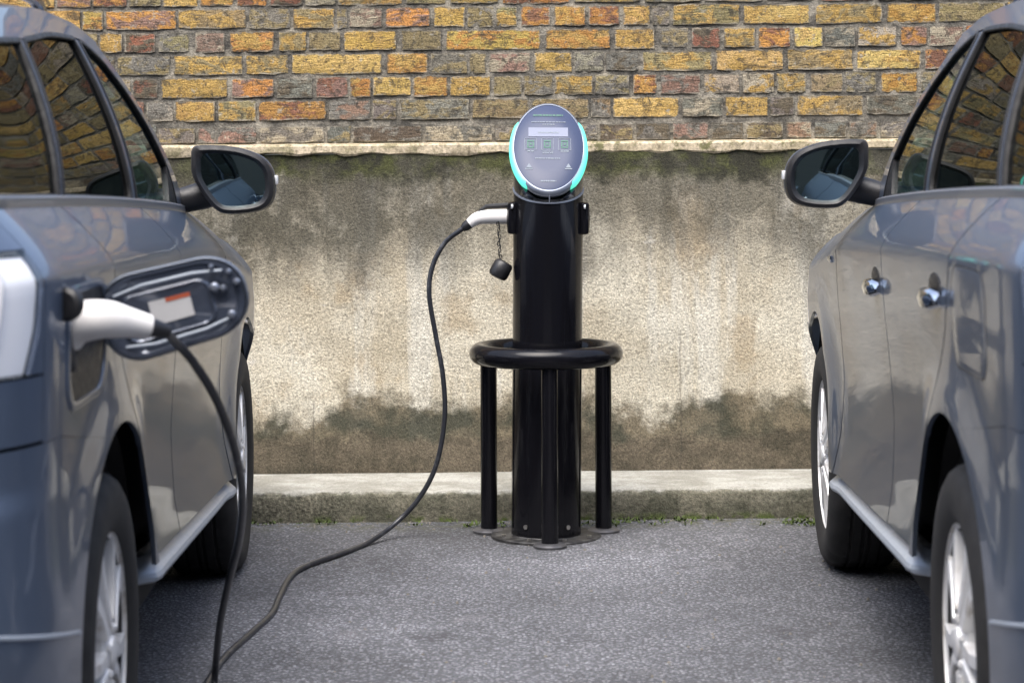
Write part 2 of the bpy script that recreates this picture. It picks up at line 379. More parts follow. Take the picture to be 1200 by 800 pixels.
def resample(pl, n):
    P = np.array(pl, float); L = np.r_[0, np.cumsum(np.hypot(*(np.diff(P, axis=0).T)))]
    q = np.linspace(0, L[-1], n); return np.stack([np.interp(q, L, P[:, 0]), np.interp(q, L, P[:, 1])], 1)
def coons(bot, right, top, left, nu, nv):
    b = resample(bot, nu); t = resample(top, nu); l = resample(left, nv); r = resample(right, nv)
    u = np.linspace(0, 1, nu)[:, None, None]; v = np.linspace(0, 1, nv)[None, :, None]
    S = (1-v)*b[:, None]+v*t[:, None]+(1-u)*l[None]+u*r[None]
    S -= (1-u)*(1-v)*b[0]+u*(1-v)*b[-1]+(1-u)*v*t[0]+u*v*t[-1]
    return S

# ------------------------------------------------------------------ ground, kerb, walls
def build_setting():
    xs = np.linspace(-45, 45, 3); me = MB()
    n = 60; rows = []
    gx = np.r_[[-60, -20], np.linspace(-6, 6, 121), [20, 60]]; gy = np.r_[[-60, -20], np.linspace(-4, 8.6, 120)]
    for a in gx:
        rows.append([(a, b, .006*math.sin(a*1.7+b*.6)*math.sin(b*1.1+.5)*(1 if abs(a) < 6 and -4 < b < 7.2 else 0)) for b in gy])
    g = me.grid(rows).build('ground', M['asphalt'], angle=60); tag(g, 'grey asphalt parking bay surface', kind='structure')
    # kerb: profile swept along x with slight wobble
    prof = [(7.92, -.02), (7.92, .045), (7.922, .088), (7.928, .100), (7.945, .106), (8.10, .103), (8.30, .097), (8.52, .089)]
    rows = []; rnd = random.Random(3)
    for i in range(361):
        x = -9+18*i/360; wob = .004*math.sin(x*3.1)+.003*math.sin(x*9.7+1)+.002*math.sin(x*23)
        rows.append([(x, y+wob+rnd.uniform(-.002, .002)*(k > 0), z+(rnd.uniform(-.003, .003) if 1 < k < 6 else 0)) for k, (y, z) in enumerate(prof)])
    k = MB().grid(rows).build('kerb', M['kerb'], angle=70); tag(k, 'concrete kerb with pale top and mossy face', kind='structure')
    # lower rendered wall
    wall = empty('retaining_wall', (0, 8.5, 0), label='stained cement rendered lower wall below the brickwork', cat='wall')
    rows = []
    for i in range(241):
        x = -9+18*i/240; row = []
        for j in range(33):
            z = .08+1.225*j/32
            row.append((x, .004*math.sin(x*2.3+z*3)+.003*math.sin(x*7+z*11)+rnd.uniform(-.0025, .0025)-.008*max(0, 1-z/.26), z))
        row += [(x, .35, 1.305), (x, .35, .08)]
        rows.append(row)
    MB().grid(rows, close_v=True, cap=True).build('render_face', M['render'], wall, angle=60)
    rows = []
    for i in range(421):
        x = -9+18*i/420
        lo = 1.303+.002*math.sin(x*5.3)+rnd.uniform(-.004, .004); hi = 1.344+rnd.uniform(-.0015, .0015); yb = -.006+rnd.uniform(-.001, .001)
        rows.append([(x, .05, lo), (x, yb+.002, lo+rnd.uniform(-.006, .004)), (x, yb-.002, lo+.006), (x, yb, hi-.008), (x, yb+.008, hi), (x, .085, hi+.004), (x, .085, lo)])
    MB().grid(rows, close_v=True, cap=True).build('cement_ledge', M['ledge'], wall, angle=25)
    # brick wall
    bw = empty('brick_wall', (0, 8.56, 1.345), label='old yellow stock brick wall above the rendered base', cat='wall')
    MB().box((0, .1265, .535), (9, .12, .535)).build('mortar_bed', M['mortar'], bw, smooth=False)
    C = dict(Y=(.47,.30,.09), B=(.58,.39,.135), O=(.47,.235,.065), R=(.24,.11,.065), P=(.29,.175,.13), G=(.20,.185,.155), W=(.38,.325,.23), L=(.28,.22,.11), D=(.13,.105,.07))
    rowsdef = [
     (0, '68-108O 110-150R 153-190L 193-233Y 236-275O 279-315O 318-356R 359-395W 397-473Y 478-524L 529-586Y 590-670O 675-752Y 757-822L 828-895W 900-960G 964-1026P 1030-1100L 1104-1180Y'),
     (1, '98-122Y 125-207O 210-289L 293-341G 345-393Y 396-408G 411-449P 453-505O 510-546Y 549-580L 583-607L 612-646R 651-687Y 691-727O 732-763B 766-786G 790-868L 873-950B 957-1035Y 1041-1098O 1102-1180L'),
     (2, '118-144Y 147-183R 187-222L 230-264P 271-322O 328-360Y 363-400L 404-465Y 472-518L 524-634Y 641-716Y 722-768Y 776-808L 812-845R 850-886Y 890-927O 932-965B 968-1003G 1007-1052W 1057-1088O 1091-1130P'),
     (3, '138-200L 205-285Y 289-338L 343-448B 454-502O 506-548G 551-570L 574-622P 627-671Y 674-708W 711-749G 754-835L 840-919B 924-1000L 1005-1080B 1085-1112R'),
     (4, '156-185R 190-267Y 272-321O 325-366G 371-408P 411-435O 438-482Y 485-525O 528-575Y 579-612L 615-648L 651-695Y 698-738L 743-770O 775-821P 826-867W 871-908W 911-945L 951-988L 992-1028L 1034-1076O 1080-1110G'),
     (5, '172-203W 206-252Y 256-300L 303-382O 386-434P 437-465G 469-550G 554-620L 624-690L 693-716L 719-796Y 800-848G 851-900Y 903-931G 935-1012L 1016-1076G'),
     (6, '186-228G 232-300P 304-379G 383-411G 414-494D 498-576G 580-640G 644-700G 703-742D 746-785G 789-830P 834-871G 875-918D 922-951P 955-992G 996-1028P 1032-1075G')]
    pitch = .0883; sc = 8.56/F
    protos = []
    for k in range(8):
        rp = random.Random(50+k); nx, nz = 7, 4; L = .5; H = .5; v = []; f = []
        for i in range(nx):
            for j in range(nz):
                ex = i in (0, nx-1); ez = j in (0, nz-1)
                px = -L+2*L*i/(nx-1); pz = -H+2*H*j/(nz-1)
                if ex and ez: px *= .99; pz *= .95
                px += rp.uniform(-.010, .010)*(1 if ex else .5); pz += rp.uniform(-.04, .04)
                y = rp.uniform(-.0015, .0015) + (.0012 if (ex or ez) else 0) + (.0015 if (ex and ez) else 0)
                if rp.random() < .06: y += .006
                v.append((px, y, pz))
        for i in range(nx-1):
            for j in range(nz-1): f.append((i*nz+j, (i+1)*nz+j, (i+1)*nz+j+1, i*nz+j+1))
        ring = [i*nz for i in range(nx)]+[(nx-1)*nz+j for j in range(1, nz)]+[i*nz+nz-1 for i in range(nx-2, -1, -1)]+[j for j in range(nz-2, 0, -1)]
        b0 = len(v)
        for q in ring: v.append((v[q][0]*1.01, .05, v[q][2]*1.02))
        m = len(ring)
        for i in range(m): f.append((ring[i], ring[(i+1) % m], b0+(i+1) % m, b0+i))
        o = mesh_obj('brick', v, f, M['brick'], None, angle=50); COL.objects.unlink(o); protos.append(o.data); bpy.data.objects.remove(o)
    H = .0745; rb = random.Random(11)
    def tints(ch):
        a = C[ch]; q = rb.uniform(.82, 1.15); a = tuple(min(.62, c*q*rb.uniform(.93, 1.07)) for c in a)
        alt = rb.choice({'Y':'YBLO','B':'BYY','O':'YRP','R':'OD','P':'GRW','G':'LDW','W':'GLY','L':'GYL','D':'GL'}[ch]); b = C[alt]; return a, b
    def zrow(r): return 1.345+.0045+pitch*(6-r)+H/2-1.345
    used = {}
    for r, s in rowsdef:
        for it in s.split():
            ch = it[-1]; a, b = map(float, it[:-1].split('-'))
            x0 = (a-600)*sc; x1 = (b-600)*sc; used.setdefault(r, []).extend([x0, x1])
            o = bpy.data.objects.new('brick', rb.choice(protos)); link(o, bw)
            hh = H*rb.uniform(.95, 1.04) if r < 6 else .060
            o.location = ((x0+x1)/2, rb.uniform(-.002, .002), zrow(r)-(0.004 if r == 6 else 0)+rb.uniform(-.0015, .0015)); o.scale = ((x1-x0), 1, hh); o.rotation_euler = (0, rb.uniform(-.006, .006), 0)
            t1, t2 = tints(ch); o['tint'] = t1; o['tint2'] = t2; o['seed'] = rb.uniform(0, 50); o['span'] = x1-x0
    # the rest of the wall, beyond the frame
    byc = {}
    for r in range(-5, 7):
        for rng_ in ([(-8.9, 8.9)] if r not in used else [(-8.9, min(used[r])-.01), (max(used[r])+.01, 8.9)]):
            x = rng_[0]
            while x < rng_[1]-.05:
                L = rb.choice([.255, .255, .12]); x1 = min(x+L, rng_[1])
                me = rb.choice(protos); ch = rb.choice('YYBOLLGGPRW' if r < 6 else 'GGDP')
                mb = byc.setdefault(ch, MB()); z = zrow(r); dy = rb.uniform(-.005, .003)
                mb.add([((x+x1)/2+q.co.x*(x1-x), dy+q.co.y, z+q.co.z*H) for q in me.vertices], [tuple(p.vertices) for p in me.polygons])
                x = x1+.012
    for ch, mb in byc.items():
        o = mb.build('brickwork', M['brick'], bw, angle=50); tag(o, kind='stuff'); t1, t2 = tints(ch); o['tint'] = t1; o['tint2'] = t2; o['seed'] = rb.uniform(0, 50)
    # weeds and moss at the kerb foot
    mb = MB(); rw = random.Random(21)
    spots = []
    for _ in range(150):
        x = rw.uniform(-1.4, 1.5)
        if math.sin(x*5.1)+math.sin(x*2.3+1) + rw.uniform(-1, 1) < .35: continue
        spots.append((x, 7.905-abs(rw.gauss(0, .018))))
    for _ in range(40): spots.append((rw.gauss(.12, .22), 7.86-abs(rw.gauss(0, .07))))
    for _ in range(25): spots.append((rw.gauss(1.02, .05), 7.86-abs(rw.gauss(0, .06))))
    for x, y in spots:
        for _ in range(rw.randint(4, 9)):
            a = rw.uniform(0, 2*PI); L = rw.uniform(.005, .016); wd = rw.uniform(.003, .006); h = rw.uniform(.002, .018)
            px, py = x+rw.gauss(0, .010), y+rw.gauss(0, .006); ca, sa = math.cos(a), math.sin(a)
            mb.add([(px, py, .001), (px+ca*L*.5-sa*wd, py+sa*L*.5+ca*wd, h*.7), (px+ca*L, py+sa*L, h), (px+ca*L*.5+sa*wd, py+sa*L*.5-ca*wd, h*.7)], [(0,1,2,3)])
    o = mb.build('kerb_weeds', M['moss'], smooth=False, recalc=False); tag(o, 'small green weeds and moss at the kerb foot', 'weeds', kind='stuff')
def build_unseen_building():  # added out of view so car paint and mirrors reflect something dark, not sky
    b = empty('added_dark_building', (0, -6, 0), label='unseen dark brick building added behind the viewpoint for reflections', cat='building')
    me = MB(); win = []
    for k in range(9):
        x = -20+5*k
        for z in (1.6, 4.6, 7.6): win.append((x, z))
    xs = sorted([-24, 24]+[x+d for x in {w[0] for w in win} for d in (-.6, .6)]); zs = sorted([-.1, 10]+[z+d for z in (1.6, 4.6, 7.6) for d in (-.8, .8)])
    for i in range(len(xs)-1):
        for j in range(len(zs)-1):
            cx, cz = (xs[i]+xs[i+1])/2, (zs[j]+zs[j+1])/2
            if any(abs(cx-a) < .3 and abs(cz-c) < .3 for a, c in win): continue
            me.add([(xs[i], 0, zs[j]), (xs[i+1], 0, zs[j]), (xs[i+1], 0, zs[j+1]), (xs[i], 0, zs[j+1])], [(0,1,2,3)])
    me.add([(-24, 0, 10), (24, 0, 10), (24, -8, 10), (-24, -8, 10)], [(0,1,2,3)])
    me.build('wall', M['far'], b, smooth=False)
    for x, z in win:
        wo = MB().box((x, -.10, z), (.64, .02, .84)).build('window', M['gloss_black'], b, smooth=False)
        f = MB(); f.box((x, -.06, z), (.60, .025, .025)); f.box((x, -.055, z), (.02, .025, .80)); f.box((x, .03, z-.84), (.7, .09, .04)); f.build('window_frame', M['sticker'], wo, smooth=False)
def build_grit():
    mb = MB(); rg = random.Random(5)
    for _ in range(420):
        near = rg.random() < .6
        x = rg.uniform(-1.5, 1.7); y = 7.91-abs(rg.gauss(0, .05)) if near else rg.uniform(5.4, 7.85); r = rg.uniform(.002, .006); a = rg.uniform(0, 6.28); h = r*rg.uniform(.6, 1.2)
        v = [(x+r*rg.uniform(.7, 1.2)*math.cos(a+k*2*PI/5), y+r*rg.uniform(.7, 1.2)*math.sin(a+k*2*PI/5), -.001) for k in range(5)]
        v += [(x+(p[0]-x)*.6, y+(p[1]-y)*.6, h) for p in v]
        mb.add(v, [(5,6,7,8,9)]+[(k, (k+1) % 5, 5+(k+1) % 5, 5+k) for k in range(5)])
    o = mb.build('grit', M['gravel'], smooth=False, recalc=False); tag(o, 'loose grit scattered on the asphalt along the kerb', 'grit', kind='stuff')
build_setting()
build_grit()
build_unseen_building()

# ------------------------------------------------------------------ cars
WB = 2.67; RT = .352; AR = .44; AC = .36; SE = 2.8
zb = hermite([-1.05, -.77, 0, .7, 1.4, 1.95, 2.3, 2.67, 3.0, 3.3, 3.6], [1.255, 1.245, 1.228, 1.208, 1.182, 1.155, 1.12, 1.075, 1.02, .95, .86])
Wf = hermite([-1.1, -.5, 0, .45, 1.5, 2.2, 2.75, 3.7], [.885, .885, .897, .900, .900, .898, .890, .890])
dz = hermite([.15, .22, .27, .33, .37, .42, .52, .65, .80, .95, 1.04, 1.2], [.12, .060, .022, .008, .004, .012, .025, .029, .020, .007, .002, 0])
def Y(s, z):
    top = zb(s); zc = top-.125; W = Wf(s)
    if z <= zc:
        zz = .15+(z-.15)*(1.06-.15)/(max(zc, .5)-.15) if zc < 1.06 else z
        kb = min(1, max(0, (s+.50)/.32)); kb = kb*kb*(3-2*kb) if s < 0 else 1
        y = W-dz(min(zz, 1.06))*(.30+.70*kb)
        for cx in (0, WB):
            r = math.hypot(s-cx, z-AC); y += (.030 if z < .75 else .030*max(0, 1-(z-.75)/.3))*math.exp(-((r-AR)/.10)**2)*(1 if r >= AR-.02 else .8)
        return min(y, W+.006)
    t = min(1, (z-zc)/.125); return W-.105*t**1.35-.0*t
zr = hermite([-.9, -.72, -.3, 0, .6, 1.0, 1.3], [1.53, 1.565, 1.597, 1.612, 1.642, 1.637, 1.604])
zt = hermite([-.9, -.72, -.3, .1, .6, .95, 1.25, 1.5, 1.8], [1.47, 1.505, 1.535, 1.555, 1.590, 1.597, 1.555, 1.425, 1.21])
def Yg(s, z):
    f = max(0, (z-zb(s))/.40); base = Wf(s)-.105-.004
    return base-.135*min(f, 1.3)**1.45+.012*math.sin(min(1, f)*PI)*.5
# tail and nose: quarter super-ellipses in plan, by arc length
_th = np.linspace(0, PI/2, 400); _A = .50; _B = .885
_ex = _A*np.sin(_th)**(2/SE); _ey = _B*np.cos(_th)**(2/SE); _L = np.r_[0, np.cumsum(np.hypot(np.diff(_ex), np.diff(_ey)))]
QL = float(_L[-1])
def ends(q): th = float(np.interp(q, _L, _th)); return math.sin(th)**(2/SE), max(0.0, math.cos(th))**(2/SE)
S0, S1 = -.50, 2.86
tailA = hermite([.2, .33, .42, .60, .74, .78, 1.0, 1.25], [.47, .51, .54, .545, .52, .485, .475, .45])
noseA = hermite([.2, .33, .5, .7, .9, 1.1], [.60, .70, .74, .72, .66, .45])
gA = hermite([1.2, 1.3, 1.5, 1.62, 1.7], [.43, .40, .27, .19, .15])
def P(p, z):
    if p < S0: a, b = ends(S0-p); return S0-tailA(z)*a, Y(S0, z)*b
    if p > S1: a, b = ends(p-S1); return S1+noseA(z)*a, Y(S1, z)*b
    return p, Y(p, z)
def Pg(p, z):
    if p < S0: a, b = ends(S0-p); return S0-gA(z)*a, Yg(S0, z)*b
    return p, Yg(p, z)
PT0 = S0-QL; PT1 = S1+QL

def patch(name, mat, parent, sgn, bot, right, top, left, nu, nv, fn=P, off=0.0, flange=.010, hole=None):
    S = coons(bot, right, top, left, nu, nv); e = 2e-3
    def pt(p, z):
        s, y = fn(p, z); s1, y1 = fn(p+e, z); s0, y0 = fn(p-e, z)
        s2, y2 = fn(p, z+e); t1 = Vector((s1-s0, y1-y0, 0)); t2 = Vector((s2-s, y2-y, e)); n = t1.cross(t2)
        n = n.normalized() if n.length > 1e-12 else Vector((0, 1, 0))
        if n.y < 0 or (abs(n.y) < .05 and ((s < 0 and n.x > 0) or (s > 2 and n.x < 0))): n = -n
        return Vector((s, y, z)), n
    V = []; N = []
    for i in range(nu):
        for j in range(nv):
            q, n = pt(*S[i, j]); V.append(q+n*off); N.append(n)
    F_ = [(i*nv+j, (i+1)*nv+j, (i+1)*nv+j+1, i*nv+j+1) for i in range(nu-1) for j in range(nv-1)]
    if hole:
        c, hw, hh = hole; keep = []
        for f in F_:
            ps = [S[k//nv, k % nv] for k in f]
            if all(((p-c[0])/hw)**4+((z-c[1])/hh)**4 < 1 for p, z in ps): continue
            keep.append(f)
        F_ = keep
    if flange:
        ring = [i*nv for i in range(nu)]+[(nu-1)*nv+j for j in range(1, nv)]+[i*nv+nv-1 for i in range(nu-2, -1, -1)]+[j for j in range(nv-2, 0, -1)]
        b0 = len(V); m = len(ring); c = sum((V[q] for q in ring), Vector())/m
        for q in ring: V.append(V[q]-N[q]*flange+(c-V[q]).normalized()*.002)
        F_ += [(ring[i], ring[(i+1) % m], b0+(i+1) % m, b0+i) for i in range(m)]
    V = [(v.x, v.y*sgn, v.z) for v in V]
    # consistent outward winding
    return mesh_obj(name, V, F_, mat, parent, angle=40, outward=(1.0, 0, .8))
def strip_along(name, mat, parent, sgn, pl, fn, wid, off, n=40, thick=.006, closed=False, depth=.012):
    """a flat moulding following a polyline (p,z) on the body"""
    pl = list(pl)+([pl[0]] if closed else []); Q = resample(pl, n); rows = []
    for i in range(n):
        a = Q[max(i-1, 0)] if not closed else Q[(i-1) % (n-1)]; b = Q[min(i+1, n-1)] if not closed else Q[(i+1) % (n-1)]
        d = b-a; d = d/max(1e-9, np.hypot(*d)); nn = np.array([-d[1], d[0]])
        row = []
        for k, o in ((-1, -depth), (-1, off), (-.6, off+thick), (.6, off+thick), (1, off), (1, -depth)):
            p, z = Q[i]+nn*wid*.5*k; s, y = fn(p, z); row.append((s, sgn*(y+o), z))
        rows.append(row)
    return MB().grid(rows, cap=not closed).build(name, mat, parent, outward=None)
def arc(cx, a0, a1, n=24, r=AR): return [(cx+r*math.cos(R(a0+(a1-a0)*k/(n-1))), AC+r*math.sin(R(a0+(a1-a0)*k/(n-1)))) for k in range(n)]

def zq(p): return .785+.14*min(.45, max(0, -.114-p))
def zm(p): return .485+.2*min(.4, max(0, -.42-p))
def sill_z(s): return .365+(2.2-s)*.040
def tree_copy(o, parent=None, skip=()):
    if o.get('once'): return None
    c = o.copy(); COL.objects.link(c)
    if parent is not None: c.parent = parent
    for ch in o.children: tree_copy(ch, c)
    return c

def wheel_meshes():
    tyre = MB(); n = 96; hw = .1125
    prof = [(.232, .098), (.246, .106), (.262, .111), (.290, .1135), (.318, .110), (.336, .100), (.3465, .086), (.3515, .066), (.3520, .052), (.344, .050), (.344, .042), (.3522, .040), (.3525, .016), (.344, .014), (.344, .006), (.3526, .004)]
    prof = prof+[(r, -h) for r, h in prof[::-1]]
    rows = []
    for r, h in prof:
        row = []
        for k in range(n):
            q = 2*PI*k/n; rr = r
            if r > .335 and abs(h) > .045 and k % 4 == 0: rr = r-.007
            elif r > .350 and k % 4 == 2: rr = r-.004
            row.append((rr*math.cos(q), h, rr*math.sin(q)))
        rows.append(row)
    tyre.grid(rows, close_v=True)
    rim = MB().lathe([(.230, .086), (.234, .0975), (.238, .0965), (.236, .092), (.227, .0915), (.222, .089)], 64, 'y', cap=False)
    barrel = MB().lathe([(.222, .089), (.214, .05), (.205, -.02), (.205, -.10), (.230, -.104)], 64, 'y', cap=False)
    spokes = MB(); pockets = MB()
    def prism(mb, poly, y0, y1, dish):
        m = len(poly); top = [(x, y1-dish*math.hypot(x, z), z) for x, z in poly]; bot = [(x*1.0, y0-dish*math.hypot(x, z)*.5, z) for x, z in poly]
        # bevelled top
        cx = sum(p[0] for p in poly)/m; cz = sum(p[1] for p in poly)/m
        mid = [(x, y-.008, z) for x, y, z in top]
        tin = [(x+(cx-x)*.12, y, z+(cz-z)*.12) for x, y, z in top]
        v = bot+mid+tin; f = [tuple(range(2*m, 3*m))]
        for a in (0, m):
            for i in range(m): f.append((a+i, a+(i+1) % m, a+m+(i+1) % m, a+m+i))
        mb.add(v, f)
    for k in range(5):
        q = 2*PI*k/5+PI/2; ca, sa = math.cos(q), math.sin(q)
        rot = lambda pts: [(r*ca-t*sa, r*sa+t*ca) for r, t in pts]
        for sg in (1, -1):
            prism(spokes, rot([(.050, sg*.005), (.112, sg*.008), (.165, sg*.025), (.227, sg*.046), (.222, sg*.080), (.160, sg*.053), (.110, sg*.034), (.052, sg*.029)]), .062, .108, .06)
        prism(pockets, rot([(.055, -.010), (.135, -.014), (.222, -.070), (.226, 0), (.222, .070), (.135, .014), (.055, .010)]), .030, .055, .04)
        q2 = q+PI/5; ca, sa = math.cos(q2), math.sin(q2)
    hub = MB().lathe([(.066, .060), (.064, .092), (.056, .100), (.034, .101), (.032, .107), (.026, .110)], 32, 'y')
    for k in range(5):
        q = 2*PI*k/5+PI/2+PI/5; spokes.lathe([(.011, .085), (.011, .104), (.006, .108)], 8, 'y', c=(.047*math.cos(q), 0, .047*math.sin(q)))
    disc = MB().lathe([(.150, .02), (.150, .032), (.06, .034), (.06, .02)], 48, 'y')
    disc.box((-.11, .026, .08), (.05, .035, .06), bev=.012)
    cover = MB().lathe([(.214, -.09), (.02, -.09)], 32, 'y')
    return [('tyre', tyre, 'tyre', None), ('rim', rim, 'alloy', None), ('barrel', barrel, 'alloy_dark', 'rim'), ('spokes', spokes, 'alloy', 'rim'), ('spoke_pocket', pockets, 'alloy_dark', 'rim'), ('hub', hub, 'alloy', 'rim'), ('brake_disc', disc, 'disc', None), ('inner_cover', cover, 'dark', None)]

def build_car():
    car = empty('parked_car')
    g = .0048
    ws = wheel_meshes(); first = None
    for s in (0, WB):
        for sgn in (-1, 1):
            wh = empty('wheel', (s, sgn*.775, RT), (0, R(17 if s else 40)*sgn, 0 if sgn > 0 else PI), parent=car)
            if first is None:
                made = {}; first = []
                for nm, mb, mt, par in ws:
                    o = mb.build(nm, M[mt], wh, angle=30, outward=(0, -.3, 0) if nm in ('rim', 'barrel') else None); first.append(o)
            else:
                for o in first: c = o.copy(); COL.objects.link(c); c.parent = wh
    # floor pan, arch liners
    MB().box((1.3, 0, .30), (.93, .80, .05)).build('floor_pan', M['dark'], car, smooth=False)
    MB().box((-.66, 0, .36), (.25, .70, .08)).build('floor_pan', M['dark'], car, smooth=False)
    MB().box((3.1, 0, .30), (.30, .66, .05)).build('floor_pan', M['dark'], car, smooth=False)
    MB().box((0, 0, .50), (.52, .52, .25)).build('floor_pan', M['dark'], car, smooth=False)
    MB().box((2.67, 0, .55), (.52, .52, .30)).build('floor_pan', M['dark'], car, smooth=False)
    for sgn in (-1, 1):
        for cx in (0, WB):
            rows = [[(cx+(AR+.012)*math.cos(R(a)), sgn*yy, AC+(AR+.012)*math.sin(R(a))) for a in np.linspace(-12, 192, 40)] for yy in (.855, .52)]
            MB().grid(rows).build('arch_liner', M['dark'], car)
            MB().lathe([(AR+.02, 0), (.01, 0)], 40, 'y', c=(cx, sgn*.53, AC+.05), cap=False).build('arch_liner', M['dark'], car)
        # ---- body sides
        rd_edge = arc(0, 9, 60, 12)[:-1] + [(.22, .742), (.125, .86), (.030, .97), (-.03, 1.08), (-.06, zb(-.06))]
        bp = lambda z: 1.0-.02*math.sin((z-.4)/.8*PI)
        sill_edge = lambda a, b, d=0: [(s, sill_z(s)+d) for s in np.linspace(a, b, 14)]
        L = [(p+g, z) for p, z in rd_edge]; L[0] = (L[0][0], sill_z(L[0][0])+.004)
        Rr = [(bp(z)-g, z) for z in np.linspace(sill_z(1.0)+.004, zb(1), 14)]
        top = [(s, zb(s)-.002) for s in np.linspace(L[-1][0], Rr[-1][0], 16)]
        rd = patch('rear_door', M['paint'], car, sgn, sill_edge(L[0][0], Rr[0][0], .004), Rr, top, L, 46, 40)
        fe = [(2.125, sill_z(2.12)+.004), (2.10, .6), (2.06, .9), (2.02, 1.04), (1.955, zb(1.955))]
        L2 = [(bp(z)+g, z) for z in np.linspace(sill_z(1.0)+.004, zb(1), 14)]
        R2 = [(p-g, z) for p, z in fe]
        top = [(s, zb(s)-.002) for s in np.linspace(L2[-1][0], R2[-1][0], 16)]
        fd = patch('front_door', M['paint'], car, sgn, sill_edge(L2[0][0], R2[0][0], .004), R2, top, L2, 46, 40)
        L3 = [(p+g, z) for p, z in fe]
        bot = [(2.125+g, sill_z(2.12)+.004)]+arc(WB, 180, 60, 40)
        R3 = [arc(WB, 180, 60, 40)[-1], (2.93, .82), (2.97, .90), (2.99, zb(2.99))]
        top = [(s, zb(s)) for s in np.linspace(L3[-1][0], 2.99, 20)]
        ff = patch('front_fender', M['paint'], car, sgn, bot, R3, top, L3, 60, 34)
        # rear quarter; the port hole is cut on the side with the opened flap
        qb = [(p, zq(p)) for p in np.linspace(-.66, -.13, 10)]+arc(0, 105, 60, 20)
        Rq = [(p-g, z) for p, z in rd_edge[10:]]; qb[-1] = Rq[0]
        topq = [(s, zb(s)-.002) for s in np.linspace(-.66, Rq[-1][0], 20)]
        Lq = [(-.66, z) for z in np.linspace(zq(-.66), zb(-.66)-.002, 12)]
        rq = patch('rear_quarter_panel', M['paint'], car, sgn, qb, Rq, topq, Lq, 60, 44)
        if sgn < 0: rq['once'] = 1
        # tail: quarter below and above the lamp, bumper
        for za, zc_ in ((.848, .965), (1.165, None)):
            zt_ = (lambda p: zb(max(p, -1.0))-.002) if zc_ is None else (lambda p: zc_-g)
            pr = np.linspace(-.89, -.6625, 8)
            patch('tail_corner_panel', M['paint'], car, sgn, [(p, za+g) for p in pr], [(-.6625, z) for z in np.linspace(za+g, zt_(-.6625), 6)], [(p, zt_(p)) for p in pr], [(-.89, z) for z in np.linspace(za+g, zt_(-.89), 6)], 16, 10)
        pr = np.linspace(-1.02, -.6625, 8); pb_ = np.linspace(-1.02, -.715, 8)
        patch('tail_corner_panel', M['paint'], car, sgn, [(-.712, .965), (-.6625, .965)], [(-.6625, .965), (-.6625, 1.165)], [(-.6640, 1.165), (-.6625, 1.165)], [(-.712, .965), (-.677, 1.04), (-.6655, 1.12), (-.6640, 1.165)], 4, 10)
        lamp = patch('tail_light', M['lens_clear'], car, sgn, [(p, .965) for p in pb_], [(-.715, .965), (-.680, 1.04), (-.667, 1.12), (-.6645, 1.165)], [(p, 1.165) for p in pr], [(-1.02, z) for z in (.965, 1.165)], 24, 12, off=.004)
        patch('lamp_reflector', M['reflector'], lamp, sgn, [(p, .967) for p in pb_], [(-.717, .967), (-.683, 1.04), (-.670, 1.12), (-.667, 1.163)], [(p, 1.163) for p in np.linspace(-1.02, -.667, 8)], [(-1.02, z) for z in (.967, 1.163)], 24, 12, off=-.010)
        for k in range(4):
            q = -.80-.055*k
            strip_along('lamp_rib', M['lens'], lamp, sgn, [(q, .98), (q+.018, 1.06), (q+.030, 1.15)], P, .012, -.009, 12, .006)
        patch('reflector', M['red_lens'], lamp, sgn, [(p, 1.0) for p in np.linspace(-1.01, -.90, 4)], [(-.90, z) for z in (1.0, 1.13)], [(p, 1.13) for p in np.linspace(-1.01, -.90, 4)], [(-1.01, z) for z in (1.0, 1.13)], 10, 6, off=.008)
        pt = np.linspace(PT0, -.64, 20); a1 = arc(0, 118.5, 184, 24)
        bot = [(p, .49) for p in np.linspace(PT0, a1[0][0]-.19, 24)]
        # painted bumper upper, down to the seam line; dark lower valance
        sa = math.degrees(math.asin((zm(-.42)-AC)/AR)); edge_up = arc(0, 180-sa, 105, 16); edge_lo = arc(0, 181, 180-sa, 8)
        patch('rear_bumper', M['paint'], car, sgn, [(p, zm(p)) for p in np.linspace(PT0, edge_up[0][0], 30)], edge_up, [(p, zq(p)-g) for p in np.linspace(PT0, edge_up[-1][0], 40)], [(PT0, zm(PT0)), (PT0, zq(PT0)-g)], 70, 20)
        patch('lower_bumper', M['paint'], car, sgn, [(p, .335) for p in np.linspace(PT0, edge_lo[0][0], 30)], edge_lo, [(p, zm(p)-g) for p in np.linspace(PT0, edge_lo[-1][0], 30)], [(PT0, .335), (PT0, zm(PT0)-g)], 60, 8)
        strip_along('bumper_moulding', M['sill'], car, sgn, [(p, zm(p)-.002) for p in np.linspace(-1.1, edge_up[0][0]-.035, 20)], P, .008, .001, 40, .003)
        # tailgate half
        pr = np.linspace(PT0, -.893, 20)
        patch('tailgate', M['paint'], car, sgn, [(p, .852) for p in pr], [(-.893, .852), (-.893, .964)], [(p, .9615) for p in pr], [(PT0, .852), (PT0, .96)], 30, 10)
        pr2 = np.linspace(PT0, -1.024, 20)
        patch('tailgate', M['paint'], car, sgn, [(p, .965) for p in pr2], [(-1.024, .965), (-1.024, 1.165)], [(p, 1.162) for p in pr2], [(PT0, .965), (PT0, 1.16)], 30, 10)
        patch('tailgate', M['paint'], car, sgn, [(p, 1.165) for p in pr], [(-.893, 1.168), (-.893, 1.25)], [(p, 1.252) for p in pr], [(PT0, 1.168), (PT0, 1.25)], 30, 8)
        # front bumper and nose
        fa = arc(WB, 60, -2, 20)
        patch('front_bumper', M['paint'], car, sgn, [(p, AC-.016) for p in np.linspace(fa[-1][0], PT1, 30)], [(PT1, .345), (PT1, .74)], [(p, .74) for p in np.linspace(fa[0][0], PT1, 30)], fa[::-1], 60, 24)
